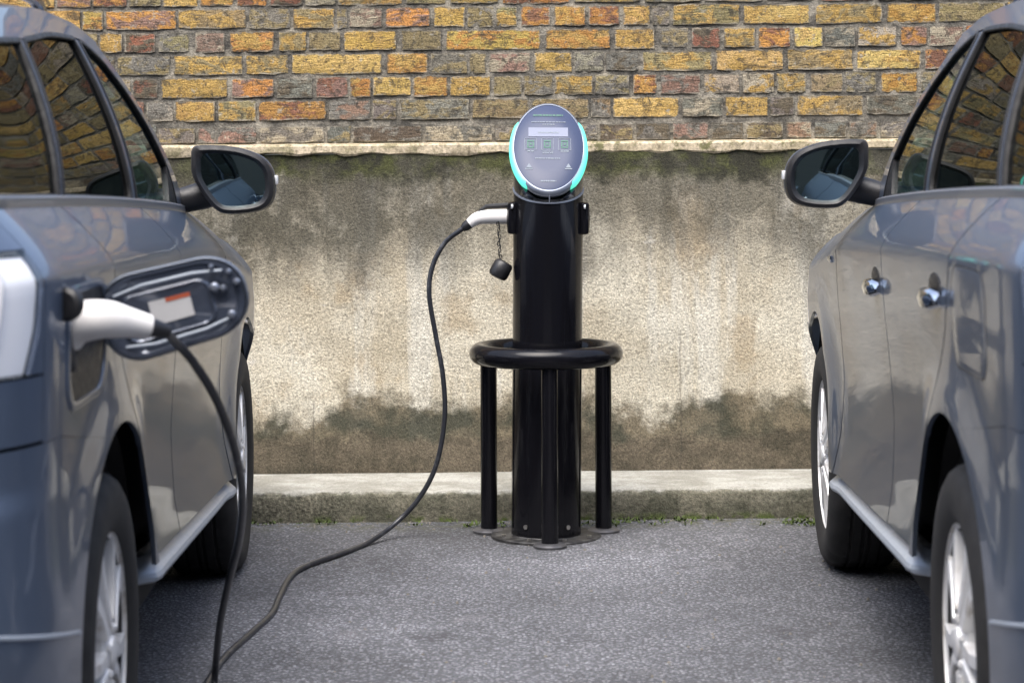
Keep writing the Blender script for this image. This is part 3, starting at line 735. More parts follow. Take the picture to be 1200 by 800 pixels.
        zn = lambda p: min(zb(2.99), 1.02)-.26*min(1, max(0, (p-2.99)/.75))
        patch('headlight', M['lens'], car, sgn, [(p, .744) for p in np.linspace(2.897, 3.45, 20)], [(3.45, .744), (3.45, zn(3.45))], [(p, zn(p)) for p in np.linspace(2.995, 3.45, 20)], [(2.897, .744), (2.936, .82), (2.976, .90), (2.995, zn(2.995))], 30, 14)
        patch('grille', M['black'], car, sgn, [(p, .744) for p in np.linspace(3.455, PT1, 12)], [(PT1, .744), (PT1, zn(3.7)-.03)], [(p, zn(p)) for p in np.linspace(3.455, PT1, 12)], [(3.455, .744), (3.455, zn(3.455))], 20, 10)
        # sill
        rows = []
        for s in np.linspace(.47, 2.215, 40):
            z0 = sill_z(s); ya = Y(s, .37)-.004-.9*max(0, .60-s)**1.0*(.60-s)/.13
            rows.append([(s, sgn*(ya+o), z0+d) for o, d in ((-.05, .010), (-.036, .004), (-.030, -.003), (.002, -.030), (.006, -.040), (.003, -.048), (-.004, -.052), (-.05, -.053), (-.12, -.054))])
        MB().grid(rows, cap=True).build('sill', M['sill'], car, angle=25)
        # belt mouldings
        strip_along('belt_trim', M['trim'], car, sgn, [(s, zb(s)+.006) for s in np.linspace(-.74, 1.93, 30)], lambda p, z: P(p, min(z, zb(p))), .022, .0, 60, .006)
        # inner lining
        rows = [[(s, sgn*(Y(s, z)-.075), z) for z in (.34, .6, .9, 1.06, 1.16)] for s in np.linspace(-.55, 2.05, 30)]
        MB().grid(rows).build('door_lining', M['dark'], car)
        # ---- greenhouse
        e = .0
        zbg = lambda s: zb(s)+.012
        cR = [(-.015, zbg(0)), (.03, 1.36), (.085, 1.50), (.10, zt(.10))]   # front edge of the C pillar
        wl = [(p+.030, z) for p, z in cR]
        bR = lambda z: .95-.03*(z-1.2)
        w_r = [(bR(z)-.035, z) for z in np.linspace(zbg(.92), zt(.92), 8)]
        patch('rear_window', M['glass_privacy'], car, sgn, [(s, zbg(s)) for s in np.linspace(wl[0][0], w_r[0][0], 12)], w_r, [(s, zt(s)) for s in np.linspace(wl[-1][0], w_r[-1][0], 12)], wl, 26, 22, Pg, -.006, .004)
        w_l = [(bR(z)+.045, z) for z in np.linspace(zbg(1.0), zt(1.0), 8)]
        aE = [(1.77, zbg(1.77)), (1.70, 1.285), (1.55, 1.400), (1.40, 1.490), (1.24, zt(1.24))]
        patch('front_window', M['glass_front'], car, sgn, [(s, zbg(s)) for s in np.linspace(w_l[0][0], 1.77, 12)], aE, [(s, zt(s)) for s in np.linspace(w_l[-1][0], 1.24, 12)], w_l, 26, 22, Pg, -.006, .004)
        q_r = [(p-.020, z) for p, z in cR]
        dL = [(-.74, zbg(-.74)), (-.70, 1.36), (-.60, zt(-.60)-.012)]
        patch('quarter_window', M['glass_privacy'], car, sgn, [(s, zbg(s)) for s in np.linspace(-.74, q_r[0][0], 12)], q_r, [(s, zt(s)) for s in np.linspace(-.60, q_r[-1][0], 12)], dL, 26, 22, Pg, -.006, .004)
        # pillars
        patch('door_pillar', M['paint'], car, sgn, [(p, zbg(p)) for p in (q_r[0][0], wl[0][0])], wl, [(p, zt(p)) for p in (q_r[-1][0], wl[-1][0])], q_r, 6, 22, Pg, .0, .02)
        patch('centre_pillar', M['paint'], car, sgn, [(p, zbg(p)) for p in (w_r[0][0], w_l[0][0])], w_l, [(p, zt(p)) for p in (w_r[-1][0], w_l[-1][0])], w_r, 8, 22, Pg, .0, .02)
        aC = [(1.945, zb(1.945)), (1.87, 1.235), (1.74, 1.335), (1.58, 1.445), (1.42, 1.545), (1.30, 1.604)]
        patch('mirror_sail', M['black'], car, sgn, [(1.60, zbg(1.6)), (1.77, zbg(1.77))], [(1.77, zbg(1.77)), (1.70, 1.285)], [(1.69, 1.292), (1.70, 1.285)], [(1.60, zbg(1.6)), (1.65, 1.26), (1.69, 1.292)], 6, 8, Pg, .002, .01)
        patch('windscreen_pillar', M['paint'], car, sgn, [(s, zbg(s)) for s in (1.77, 1.85, 1.945)], aC, [(1.24, zt(1.24)), (1.30, 1.604)], aE, 10, 30, Pg, .001, .03)
        dP = [(-.95, zb(-.95)), (-.93, 1.36), (-.86, 1.54)]
        patch('rear_pillar', M['paint'], car, sgn, [(s, zbg(s)) for s in (-.95, -.85, -.74)], dL, [(-.86, 1.54), (-.75, zt(-.75)), (-.60, zt(-.60)-.012)], dP, 14, 20, Pg, .0, .02)
        # cant rail over the doors
        ss = np.linspace(-.86, 1.30, 50)
        bot = [(-.86, 1.54), (-.75, zt(-.75)), (-.60, zt(-.60)-.011)]+[(s, zt(s)+.001) for s in np.linspace(-.55, 1.24, 40)]
        patch('door_frame', M['paint'], car, sgn, bot, [(1.241, zt(1.24)), (1.30, 1.604)], [(s, zr(s)) for s in ss], [(-.86, 1.54), (-.86, zr(-.86))], 70, 6, Pg, .003, .02)
        # seals round each glass
        for fr in ([(s, zbg(s)) for s in np.linspace(wl[0][0], w_r[0][0], 8)]+w_r+[(s, zt(s)) for s in np.linspace(w_r[-1][0], wl[-1][0], 10)]+wl[::-1],
                   [(s, zbg(s)) for s in np.linspace(w_l[0][0], 1.77, 8)]+aE+[(s, zt(s)) for s in np.linspace(1.24, w_l[-1][0], 10)]+w_l[::-1],
                   [(s, zbg(s)) for s in np.linspace(-.74, q_r[0][0], 8)]+q_r+[(s, zt(s)) for s in np.linspace(q_r[-1][0], -.6, 10)]+dL[::-1]):
            strip_along('window_seal', M['rubber'], car, sgn, fr, Pg, .015, .001, 90, .003, closed=True)
        # roof rail
        pts = catmull([(-.62, sgn*(Yg(-.62, zr(-.62))-.05), zr(-.62)+.005), (-.5, sgn*(Yg(-.5, zr(-.5))-.05), zr(-.5)+.045), (.2, sgn*(Yg(.2, zr(.2))-.05), zr(.2)+.048), (.8, sgn*(Yg(.8, zr(.8))-.055), zr(.8)+.045), (.98, sgn*(Yg(1, zr(1))-.06), zr(1)+.005)], 8)
        MB().tube(pts, .016, 10).build('roof_rail', M['gloss_black'], car)
        # door handles
        for s, z in ((.135, 1.030), (1.105, .990)):
            h = empty('door_handle', (s, sgn*(Y(s, z)), z), parent=car)
            rows = []
            for k in range(13):
                u = -1+2*k/12; oo = .024*(1-abs(u)**3.5)+.001; th = .021*(1-.5*abs(u)**4)
                rows.append([(u*.070, sgn*(oo+dx), dz_-.012) for dx, dz_ in ((-.008, -th), (.004, -th*.8), (.009, 0), (.004, th*.8), (-.008, th))])
            MB().grid(rows, close_v=True, cap=True).build('grip', M['chrome'], h)
            o = MB().lathe([(.001, .002), (.052, .003), (.058, .001), (.058, -.01)], 24, 'y').build('grip_recess', M['black'], h)
            o.scale = (1.35, sgn, .52); o.location = (0, 0, .010)
            b = MB(); sb, zbg_ = 1.88+.36, 1.0
        for k in range(3): b.box((2.16+.028*k, sgn*(Y(2.19, .985)+.003), .992), (.011, .004, .010-.002*k), bev=.002)
        b.build('badge', M['chrome'], car)
        # mirror
        mi = empty('door_mirror', (1.86, sgn*.938, 1.243), parent=car); mi.scale = (1, 1.04, 1.10)
        outl = [(-.109, .072), (-.102, .084), (-.085, .0875), (-.035, .0865), (.02, .079), (.072, .060), (.100, .030), (.109, -.012), (.103, -.048), (.082, -.070), (.040, -.080), (-.010, -.082), (-.038, -.076), (-.062, -.056), (-.090, -.018), (-.108, .020)]
        oc = [(q.x, q.y) for q in catmull([Vector((*q, 0)) for q in outl+[outl[0]]], 4)][:-1]
        def sec(k, sx, z0=0.0): return [(sx, sgn*(a*k+(.0 if k > .5 else .0)), b_*k+z0) for a, b_ in oc]
        MB().grid([sec(.985, .020), sec(1.035, .028), sec(1.03, .048), sec(.96, .080), sec(.82, .112), sec(.55, .135), sec(.12, .145)], close_v=True, cap=True).build('mirror_shell', M['paint'], mi, angle=50)
        MB().grid([sec(.78, .004), sec(.79, -.004), sec(.90, -.012), sec(1.0, -.008), sec(1.035, .010), sec(.985, .026)], close_v=True).build('mirror_bezel', M['black'], mi, angle=50)
        mg = MB().grid([sec(.825, .000), sec(.5, -.0012), sec(.05, -.0018)], close_v=True, cap=True).build('mirror_glass', M['mirror'], mi, angle=80)
        MB().tube([(.05, sgn*-.27, -.075), (.052, sgn*-.21, -.066), (.055, sgn*-.15, -.052), (.06, sgn*-.09, -.038), (.06, sgn*-.03, -.03)], [.042, .036, .032, .036, .03], 12, sx=1.0).build('mirror_arm', M['black'], mi)
        MB().box((.05, sgn*.112, 0), (.030, .006, .012), bev=.004).build('turn_signal', M['lens'], mi)
    # roof, windscreen, rear glass, bonnet: across the car
    rows = []
    for s in np.linspace(-.86, 1.30, 50):
        yr = Yg(s, zr(s)); crown = .055
        rows.append([(s+(.10*(1-u*u) if s > 1.0 else 0)*((s-1.0)/.3), u*yr, zr(s)+crown*(1-abs(u)**2.4)) for u in np.linspace(-1, 1, 25)])
    MB().grid(rows).build('roof', M['paint'], car, outward=(0, 0, 0))
    aC = [(1.945, zb(1.945)), (1.87, 1.235), (1.74, 1.335), (1.58, 1.445), (1.42, 1.545), (1.30, 1.604)]
    rows = []
    for s, z in aC:
        ya = Yg(s, z); fr = (z-1.155)/.449
        rows.append([(s+(.26-.16*fr)*(1-u*u), u*ya, z+.055*(1-abs(u)**2.4)*fr+.03*(1-u*u)*(1-fr)) for u in np.linspace(-1, 1, 25)])
    MB().grid(rows).build('windscreen', M['glass_screen'], car)
    rows = []
    for k in range(12):
        t = k/11; z = 1.262+.278*t; pe = -.95+.09*t
        rows.append([(Pg(PT0+(pe-PT0)*abs(u)**1.0, z)[0]-.002, math.copysign(Pg(PT0+(pe-PT0)*abs(u), z)[1], u), z+.03*t*(1-u*u)) for u in np.linspace(-1, 1, 31)])
    MB().grid(rows).build('tailgate_window', M['glass_privacy'], car)
    rows = []
    for k in range(10):
        t = k/9; rows.append([(-.86-(.22*(1-u**4))*t, u*(.66-.02*t), zr(-.86)-.02*t+.05*(1-u*u)*(1-.4*t)) for u in np.linspace(-1, 1, 21)])
    for k in (1, 0): rows.append([(x+.02*(1-k)*9, y, z-.035) for x, y, z in rows[-1 if k else 0][:]])
    MB().grid(rows).build('roof_spoiler', M['paint'], car)
    rows = []
    for s in np.linspace(1.96, 3.35, 30):
        ye = (Y(min(s, 2.99), zb(s)) if s < 2.99 else Y(2.9, zb(2.9))-.25*((s-2.99)/.36)**2); ze = zb(s) if s < 2.99 else zb(2.99)-.11*((s-2.99)/.36)
        rows.append([(s+.24*(1-u*u)*(1 if s < 3 else 1), u*ye, ze+.045*(1-abs(u)**3)) for u in np.linspace(-1, 1, 25)])
    MB().grid(rows).build('bonnet', M['paint'], car)
    # cabin
    for sx, sy in ((.98, .37), (.98, -.37), (.02, .40), (.02, -.40), (.02, 0)):
        hw = .25 if sx > .5 else .20
        st = empty('seat', (sx, sy, .35), parent=car)
        MB().box((.10, 0, .22), (.27, hw, .09), bev=.05).build('cushion', M['seat'], st)
        MB().box((-.24, 0, .52), (.08, hw, .36), Matrix.Rotation(R(-14), 3, 'Y'), bev=.06).build('backrest', M['seat'], st)
        MB().box((-.345, 0, .965), (.055, .135, .095), Matrix.Rotation(R(-8), 3, 'Y'), bev=.045).build('headrest', M['seat'], st)
    MB().box((1.80, 0, .98), (.22, .72, .12), bev=.06).build('dashboard', M['black'], car)
    sw = MB().tube([(1.42+.06*math.sin(q), .37*1+.185*math.cos(q), 1.06+.175*math.sin(q)) for q in np.linspace(0, 2*PI, 25)[:-1]], .015, 8, closed=True)
    sw.box((1.47, .37, 1.05), (.05, .06, .05), bev=.02); sw.build('steering_wheel', M['black'], car)
    MB().box((1.30, 0, 1.49), (.012, .11, .03), bev=.01).build('interior_mirror', M['black'], car)
    MB().box((-.45, 0, .86), (.40, .70, .05)).build('boot_floor', M['dark'], car, smooth=False)
    rows = [[(s, u*(Yg(s, zr(s))-.03), zr(s)-.012+.05*(1-abs(u)**2.4)) for u in np.linspace(-1, 1, 13)] for s in np.linspace(-.8, 1.28, 16)]
    MB().grid(rows).build('headlining', M['headlining'], car)
    return car

car = build_car()
right = tree_copy(car)
car.location = (-1.668, 4.33, 0); car.rotation_euler = (0, 0, R(90+1.5))
right.location = (1.742, 4.33, 0); right.rotation_euler = (0, 0, R(90-2.3))
tag(car, 'dark grey estate car at left with open charging flap and plugged in cable', 'car', 'grey cars parked nose to the wall')
tag(right, 'dark grey estate car at right with closed flap and no cable', 'car', 'grey cars parked nose to the wall')

FC = (-.225, 1.0); FW, FH = .165, .098
def rrect(hw, hh, r, n=6):
    o = []
    for cx, cy, a in ((hw-r, hh-r, 0), (-hw+r, hh-r, 90), (-hw+r, -hh+r, 180), (hw-r, -hh+r, 270)):
        o += [(cx+r*math.cos(R(a+90*k/n)), cy+r*math.sin(R(a+90*k/n))) for k in range(n+1)]
    return o
def closed_flap(root, sgn):
    pr = rrect(FW, FH, .06)
    strip_along('flap_seam', M['dark'], root, sgn, [(FC[0]+a, FC[1]+b) for a, b in pr], P, .0045, -.001, 80, .0016, closed=True, depth=.004)
    rows = [[(FC[0]+a*k, FC[1]+b*k) for a, b in pr] for k in (1.0, .96, .7, .3, .02)]
    offs = (.0002, .0012, .0012, .0012, .0012)
    MB().grid([[(P(p, z)[0], sgn*(P(p, z)[1]+o), z) for p, z in r] for r, o in zip(rows, offs)], close_v=True, cap=True).build('filler_flap', M['paint'], root)
closed_flap(car, 1); closed_flap(right, 1)

def open_flap(root):
    sgn = -1
    # quarter panel with the hole, then recess cup, rim, port, cap, flap
    old = [o for o in root.children if o.name.startswith('rear_quarter_panel') and o.get('once')][0]
    g = .0035; rd = arc(0, 9, 60, 12)[:-1] + [(.22, .742), (.125, .86), (.030, .97), (-.03, 1.08), (-.06, zb(-.06))]
    qb = [(p, zq(p)) for p in np.linspace(-.66, -.13, 10)]+arc(0, 105, 60, 20); Rq = [(p-g, z) for p, z in rd[10:]]; qb[-1] = Rq[0]
    topq = [(s, zb(s)-.002) for s in np.linspace(-.66, Rq[-1][0], 20)]; Lq = [(-.66, z) for z in np.linspace(zq(-.66), zb(-.66)-.002, 12)]
    c = (-.315, .985); hw, hh = .185, .100
    nq = patch('rear_quarter_panel', M['paint'], root, sgn, qb, Rq, topq, Lq, 90, 64, hole=(c, hw*.99, hh*.99))
    me = old.data; bpy.data.objects.remove(old)
    pr = rrect(hw, hh, .07, 8)
    def loop(k, o): return [(P(c[0]+a*k, c[1]+b*k)[0], sgn*(P(c[0]+a*k, c[1]+b*k)[1]+o), c[1]+b*k) for a, b in pr]
    MB().grid([loop(1.10, -.003), loop(1.09, .004), loop(1.05, .0055), loop(.96, .004), loop(.93, -.004)], close_v=True).build('port_rim', M['paint'], root)
    MB().grid([loop(.95, .001), loop(.92, -.02), loop(.88, -.075), loop(.60, -.085), loop(.05, -.085)], close_v=True, cap=True).build('port_recess', M['black'], root)
    s0 = -.42; y0 = P(s0, .985)[1]
    cp = MB().lathe([(.036, -.085), (.036, -.015), (.030, -.012), (.028, -.03), (.002, -.03)], 24, 'y', c=(0, 0, 0)).build('charging_port', M['black'], root)
    cp.location = (s0, -y0, .985); cp.scale = (1, -1, 1)
    o = MB().lathe([(.002, .012), (.028, .012), (.036, .006), (.038, -.004), (.036, -.014), (.002, -.016)], 24, 'y').build('port_cap', M['black'], root)
    o.scale = (.8, .8, .8); o.location = (-.54, -(P(-.54, 1.07)[1]+.004), 1.070); o.rotation_euler = (0, 0, R(70))
    # flap, swung out about its front edge
    fl = empty('charging_flap', (-.15, -(P(-.15, 1.0)[1]-.006), 1.0), (0, 0, 0), parent=root)
    # local: u outward (-y), v up, thickness along x; facing the rear (-x)
    L, Hh = .288, .087
    pr = rrect(L/2, Hh, .078, 8)
    tilt = R(14); yaw = R(10)
    def T(u, v, d):
        u = u+L/2
        v = v*(1-.12*(u/L))
        uu = u*math.cos(tilt)-v*math.sin(tilt); vv = u*math.sin(tilt)+v*math.cos(tilt)
        return (-d*math.cos(yaw)+uu*math.sin(yaw)*0.6, -uu*math.cos(yaw)-d*.05, vv)
    lp = lambda k, d: [T(a*k, b*k, d) for a, b in pr]
    MB().grid([lp(.05, -.012), lp(.7, -.012), lp(.97, -.008), lp(1.0, -.002), lp(1.0, .004), lp(.985, .009), lp(.97, .010), lp(.955, .002), lp(.05, .000)], close_v=True, cap=True).build('flap_panel', M['paint'], fl, angle=40)
    MB().grid([lp(.955, .001), lp(.945, .008), lp(.86, .009), lp(.82, .005), lp(.05, .004)], close_v=True, cap=True).build('flap_lining', M['lining'], fl, angle=40)
    ip = rrect(.088, .047, .024, 5); li = lambda k, d: [T(a*k-.012, b*k-.004, d) for a, b in ip]
    MB().grid([li(1.04, .003), li(1.0, .008), li(.95, .0095), li(.9, .007), li(.05, .007)], close_v=True, cap=True).build('inner_panel', M['lining'], fl, angle=40)
    for v0 in (.058, -.060):
        mb = MB(); mb.tube([T(-.105, v0*.85, .012), T(-.05, v0, .016), (T(.05, v0, .016)), T(.105, v0*.85, .012)], .0026, 8); mb.build('stiffening_rib', M['sill'], fl)
    def plate(u0, u1, v0, v1, d, th, name, mat):
        q = [(u0, v0), (u1, v0), (u1, v1), (u0, v1)]; v = [T(a, b, d) for a, b in q]+[T(a, b, d+th) for a, b in q]
        return mesh_obj(name, v, [(0,1,2,3),(7,6,5,4),(0,4,5,1),(1,5,6,2),(2,6,7,3),(3,7,4,0)], mat, fl, smooth=False)
    plate(-.045, .035, -.026, .022, .0074, .0008, 'warning_sticker', M['sticker'])
    plate(-.012, .035, .0135, .022, .0083, .0006, 'sticker_band', M['orange'])
    for a, b, r in ((.088, .062, .005), (.118, .043, .006), (.128, .018, .007), (.085, .018, .010), (.100, .012, .007), (.104, -.046, .009)):
        mb = MB(); ctr = Vector(T(a, b, .010)); mb.tube([ctr, ctr+Vector((-.012, 0, 0)), ctr+Vector((-.016, 0, 0))], [r, r*.9, r*.5], 10); mb.build('latch_clip', M['silver'], fl)
    MB().tube([T(-.155, -.03, .0), T(-.155, .04, .0)], .009, 10).build('hinge', M['black'], fl)
open_flap(car)

# ------------------------------------------------------------------ charging post
PB = ung(640, 628); LEAN = R(.9)
def build_post():
    post = empty('charging_post', PB, (0, LEAN, 0), label='tall black electric vehicle charging post with lit oval head', cat='charging post')
    r = .119; H = CAMZ
    seam = lambda q: 1.182+.045*math.sin(q)         # q: angle, sin=-1 is the front
    n = 64; Q = [2*PI*k/n for k in range(n)]
    ring = lambda rr, zf: [(rr*math.cos(q), rr*math.sin(q), zf(q) if callable(zf) else zf) for q in Q]
    MB().grid([ring(r, .008), ring(r, .30), ring(r, .62), ring(r, .95), ring(r, lambda q: seam(q)-.003), ring(r-.004, seam), ring(.02, seam)], close_v=True, cap=True).build('column', M['post'], post, angle=45)
    MB().grid([ring(r+.0005, lambda q: seam(q)-.002), ring(r+.003, lambda q: seam(q)-.001), ring(r+.003, lambda q: seam(q)+.003), ring(r-.002, lambda q: seam(q)+.004)], close_v=True).build('seam_ring', M['silver'], post)
    zc = 1.326; k = .146
    face = lambda q, o=0.0: zc+k*math.sin(q)+o
    # neck between the seam and the face
    MB().grid([ring(r-.002, lambda q: seam(q)+.004), ring(r, lambda q: seam(q)+.010), ring(r+.001, lambda q: max(seam(q)+.012, face(q)-.040)), ring(r-.01, lambda q: max(seam(q)+.014, face(q)-.036))], close_v=True).build('neck', M['gloss_black'], post, angle=50)
    MB().box((0.002, -r-.001, 1.156), (.0018, .002, .020)).build('neck_joint', M['silver'], post, smooth=False)
    nrm = Vector((0, -k/math.hypot(k, r), r/math.hypot(k, r)))
    def fr(sc, o, extra=0.0): return [Vector((r*sc*math.cos(q), r*sc*math.sin(q), zc+k*sc*math.sin(q)))+nrm*o for q in Q]
    MB().grid([fr(.97, -.038), fr(1.045, -.030), fr(1.075, -.018), fr(1.06, -.004), fr(1.012, .003), fr(.996, .003), fr(.985, -.001)], close_v=True).build('head_rim', M['silver'], post, angle=50)
    for a0, a1 in ((-62, 44), (136, 242)):
        rows = []
        for a in np.linspace(a0, a1, 40):
            q = R(a); e = min(1, (a-a0)/14, (a1-a)/14); e = math.sqrt(max(0.02, e))
            ctr = Vector((r*math.cos(q), r*math.sin(q), zc+k*math.sin(q)))
            rad = Vector((math.cos(q), math.sin(q), 0)); rad = (rad-nrm*rad.dot(nrm)).normalized()
            rows.append([ctr+rad*(.004+.012*e*math.cos(t))+nrm*(-.017+.019*e*math.sin(t)) for t in np.linspace(-PI*.55, PI*.55, 9)])
        MB().grid(rows, close_v=True, cap=True).build('led_strip', M['led'], post, angle=60)
    fp = MB().grid([fr(.990, -.004), fr(.990, .001), fr(.975, .0025), fr(.5, .0028), fr(.02, .003)], close_v=True, cap=True).build('face_plate', M['face'], post, angle=40)
    eu = Vector((1, 0, 0)); ev = Vector((0, r, k)).normalized()
    def print_(shapes, name, mat, o=.0034):
        mb = MB()
        for pl in shapes:
            v = [Vector((0, 0, zc))+eu*a+ev*b+nrm*o for a, b in pl]; v2 = [q+nrm*.0006 for q in v]; m = len(pl)
            mb.add(v+v2, [tuple(range(m, 2*m))]+[(i, (i+1) % m, m+(i+1) % m, m+i) for i in range(m)])
        return mb.build(name, mat, fp, smooth=False)
    S = 1/343/6.15; SV = 1/263/6.15
    rect = lambda x0, y0, x1, y1: [((x0-325)*S, (352-y1)*SV), ((x1-325)*S, (352-y1)*SV), ((x1-325)*S, (352-y0)*SV), ((x0-325)*S, (352-y0)*SV)]
    rnd = random.Random(4)
    def words(x0, x1, y, h):
        out = []; x = x0
        while x < x1-4:
            wd = rnd.uniform(8, 22); out.append(rect(x, y-h/2, min(x+wd, x1), y+h/2)); x += wd+rnd.uniform(2, 7)
        return out
    print_(words(215, 430, 127, 13), 'heading_print', M['print_green'])
    print_(words(200, 448, 176, 6)+words(282, 372, 193, 6), 'heading_print', M['print'])
    print_([rect(180, 216, 466, 280)], 'display_screen', M['screen'])
    print_(words(250, 400, 252, 9), 'screen_text', M['print'], .0042)
    for x0, x1 in ((152, 240), (272, 360), (394, 486)):
        print_([rect(x0, 292, x1, 295), rect(x0, 373, x1, 376), rect(x0, 295, x0+3, 373), rect(x1-3, 295, x1, 373)], 'symbol_frame', M['print'])
        cx = (x0+x1)/2
        print_([rect(cx-26, 306, cx+26, 316), rect(cx-26, 352, cx+26, 362), rect(cx-26, 318, cx-15, 350), rect(cx+15, 318, cx+26, 350), rect(cx-8, 326, cx+8, 342)], 'symbol', M['print_green'])
    print_(words(172, 228, 384, 9)+words(282, 358, 386, 6)+words(282, 358, 398, 6)+words(412, 470, 384, 9)+words(228, 410, 435, 8), 'caption', M['print'])
    tri = lambda cx, y0, y1, h: [((cx-h-325)*S, (352-y1)*SV), ((cx+h-325)*S, (352-y1)*SV), ((cx-325)*S, (352-y0)*SV)]
    print_([tri(184, 470, 500, 20), rect(156, 504, 212, 511), tri(466, 470, 500, 20), rect(440, 504, 492, 511)], 'socket_mark', M['print'])
    print_(words(268, 378, 593, 10), 'maker_line', M['print'])
    # sockets
    for sg in (-1, 1):
        o = MB().box((sg*(r+.004), 0, 1.085), (.016, .05, .055), bev=.010).build('socket', M['post'], post)
        MB().tube([(sg*(r+.012), 0, 1.085), (sg*(r+.022), 0, 1.085)], [.036, .034], 20).build('socket_ring', M['black'], o)
        MB().tube([(sg*(r+.002), -.052, 1.125), (sg*(r+.008), -.053, 1.125)], .008, 10).build('indicator', M['lens'], o)
    bp = MB().lathe([(.188, -.004), (.188, .006), (.184, .009), (.121, .010), (.1195, .012)], 64, 'z').build('base_plate', M['plate'], post, angle=30)
    for a in (-112, -68, -155, -25, 60, 120):
        MB().tube([(.160*math.cos(R(a)), .160*math.sin(R(a)), .006), (.160*math.cos(R(a)), .160*math.sin(R(a)), .017)], .008, 6).build('bolt', M['bolt'], post)
    for a in (-53, -126):
        q = R(a); MB().tube([(r*.99*math.cos(q), r*.99*math.sin(q), .047), (r*1.03*math.cos(q), r*1.03*math.sin(q), .047)], .008, 10).build('bolt', M['bolt'], post)
    # guard hoop
    hoop = empty('guard_rail', PB+Vector((.002, .0, 0)), (0, R(.35), 0), label='black tubular hoop guard on three legs around the charging post', cat='guard rail')
    hr = .228; hz = .624
    MB().tube([(hr*math.cos(q), hr*math.sin(q), hz) for q in Q], .0350, 16, closed=True).build('hoop', M['post'], hoop, angle=80)
    for a in (-88, 22, 158):
        x, y = .213*math.cos(R(a)), .213*math.sin(R(a))
        lg = MB().tube([(x, y, .006), (x, y, .3), (x, y, hz-.02)], .0285, 20).build('leg', M['post'], hoop)
        MB().lathe([(.055, 0), (.056, .008), (.050, .013), (.030, .016)], 32, 'z', c=(x, y, 0)).build('foot', M['foot'], lg)
    # hanging socket cap
    hc = empty('socket_cap', unp(586, 305, PB.y-.02), label='black rubber socket cap hanging on a short chain', cat='cap')
    D = Matrix.Rotation(R(28), 3, 'Y')
    ml = MB().lathe([(.012, .036), (.026, .034), (.033, .026), (.034, -.012), (.030, -.022), (.020, -.026)], 24, 'z')
    ml.v = [tuple(D @ Vector(q)+Vector((0, 0, -.036))) for q in ml.v]; ml.build('cap', M['black'], hc, angle=40)
    top = unp(584, 258, PB.y-.02)-unp(586, 305, PB.y-.02)
    ch = MB()
    for k in range(13):
        t = k/12; c = Vector((0, 0, 0)).lerp(top, t)+Vector((.003*math.sin(k*2.1), 0, 0)); e = math.cos(k*PI/2)
        pts = [c+Vector((.004*math.cos(q)*(1 if k % 2 else .25), .004*math.cos(q)*(.25 if k % 2 else 1), .0085*math.sin(q))) for q in np.linspace(0, 2*PI, 9)[:-1]]
        ch.tube(pts, .0016, 6, closed=True)
    ch.build('chain', M['black'], hc)
build_post()

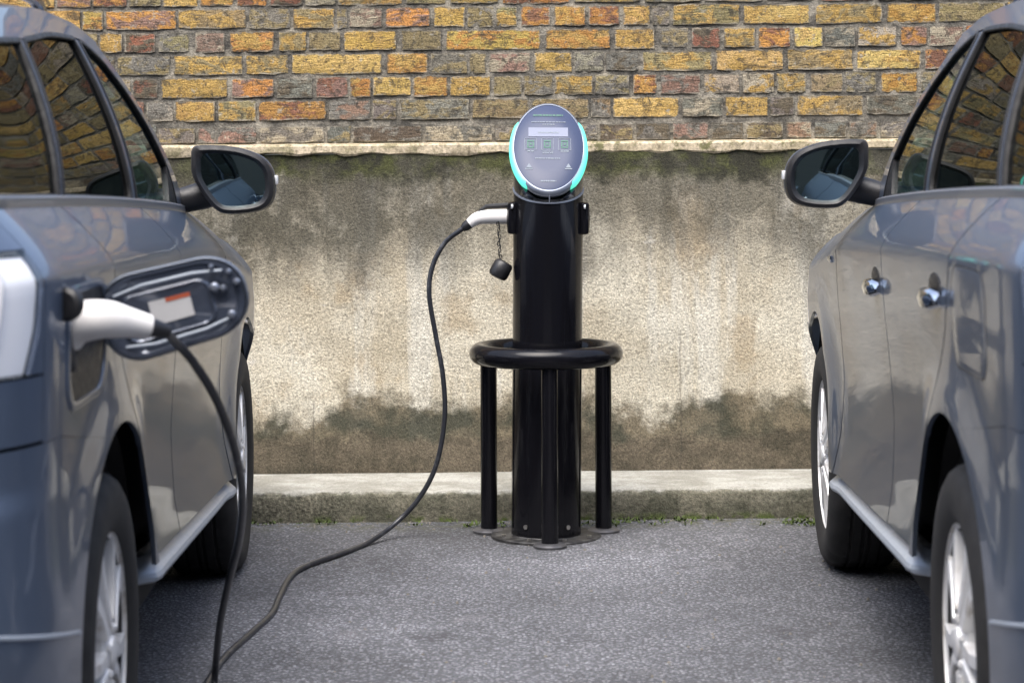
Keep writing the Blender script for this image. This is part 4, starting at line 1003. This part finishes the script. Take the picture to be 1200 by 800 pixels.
# ------------------------------------------------------------------ charging cable
def build_cable():
    cb = empty('charging_cable', ung(262, 772), label='black charging cable with white plugs running from car to post', cat='cable')
    o0 = Vector(cb.location)
    rel = lambda L: [Vector(p)-o0 for p in L]
    # port end on the car, world space
    mw = Matrix.Translation(car.location) @ Matrix.Rotation(R(91.5), 4, 'Z')
    pp = mw @ Vector((-.42, -P(-.42, .985)[1], .985))
    pa = [pp+Vector((-.03, 0, 0)), unp(86, 381, pp.y-.01), unp(118, 374, pp.y-.005), unp(150, 378, pp.y+.02), unp(174, 383, pp.y+.04)]
    c1 = empty('connector', parent=cb)
    path = catmull(rel(pa), 6); m = len(path)
    rad = [hermite([0, .15, .3, .55, .8, 1], [.031, .036, .037, .034, .026, .022])(i/(m-1)) for i in range(m)]
    MB().tube(path, rad, 20).build('connector_body', M['white_plastic'], c1, angle=50)
    d = (path[6]-path[0]).normalized(); base = path[5]
    MB().box(base+Vector((-.014, -.030, -.046)), (.026, .026, .034), Matrix.Rotation(R(-14), 3, 'Y'), bev=.008).build('trigger', M['black'], c1)
    MB().box(path[9]+Vector((0, -.004, .030)), (.008, .004, .003), bev=.002).build('indicator', M['led'], c1)
    MB().tube([path[0]-d*.01, path[1], path[2]], [.035, .037, .036], 20).build('collar', M['black'], c1)
    end = path[-1]; dd = (path[-1]-path[-3]).normalized()
    MB().tube([end-dd*.004, end+dd*.012, end+dd*.040], [.0195, .017, .0115], 16).build('strain_relief', M['black'], c1)
    # post end
    sx = Vector((PB.x-.119-.018+.017, PB.y, 1.087))
    pb = [unp(549, 263, PB.y-.01), unp(560, 256, PB.y-.01), unp(576, 254, PB.y-.005), Vector((sx.x+.01, PB.y, unp(600, 254, PB.y).z))]
    c2 = empty('connector', parent=cb)
    path2 = catmull(rel(pb), 6); m = len(path2)
    rad = [hermite([0, .3, .6, 1], [.017, .022, .025, .027])(i/(m-1)) for i in range(m)]
    MB().tube(path2, rad, 20).build('connector_body', M['white_plastic'], c2, angle=50)
    MB().tube([path2[6]+Vector((.004, 0, .024)), path2[10]+Vector((0, 0, .036)), path2[13]+Vector((0, 0, .036)), path2[-1]+Vector((0, 0, .040))], [.004, .008, .009, .009], 10).build('trigger', M['black'], c2)
    d2 = (path2[0]-path2[2]).normalized()
    MB().tube([path2[0]-d2*.004, path2[0]+d2*.012, path2[0]+d2*.026], [.018, .017, .011], 16).build('strain_relief', M['black'], c2)
    G = lambda x, y: ung(x, y, .010)
    s1 = path[-1]+o0+dd*.030; s2 = path2[0]+o0+d2*.018
    pts = [s1, unp(208, 403, 4.08), unp(228, 426, 4.14), unp(254, 469, 4.24), unp(275, 525, 4.40), unp(284, 580, 4.60), unp(280, 632, 4.82), unp(268, 682, 5.04), unp(258, 730, 5.26), unp(253, 775, 5.44), G(250, 808), G(243, 828), G(236, 826), G(240, 805),
           G(262, 771), G(290, 745), G(318, 719), G(327, 700), G(340, 676), G(358, 663), G(400, 648), G(430, 636), unp(462, 614, 7.58), unp(490, 585, 7.60), unp(511, 545, 7.60), unp(521, 490, 7.60), unp(519, 440, 7.60), unp(511, 395, 7.60), unp(503, 345, 7.60), unp(507, 312, 7.61), unp(521, 285, 7.61), s2+d2*.02, s2]
    MB().tube(catmull(rel(pts), 10), .0086, 12).build('cable_sheath', M['cable'], cb, angle=80)
build_cable()
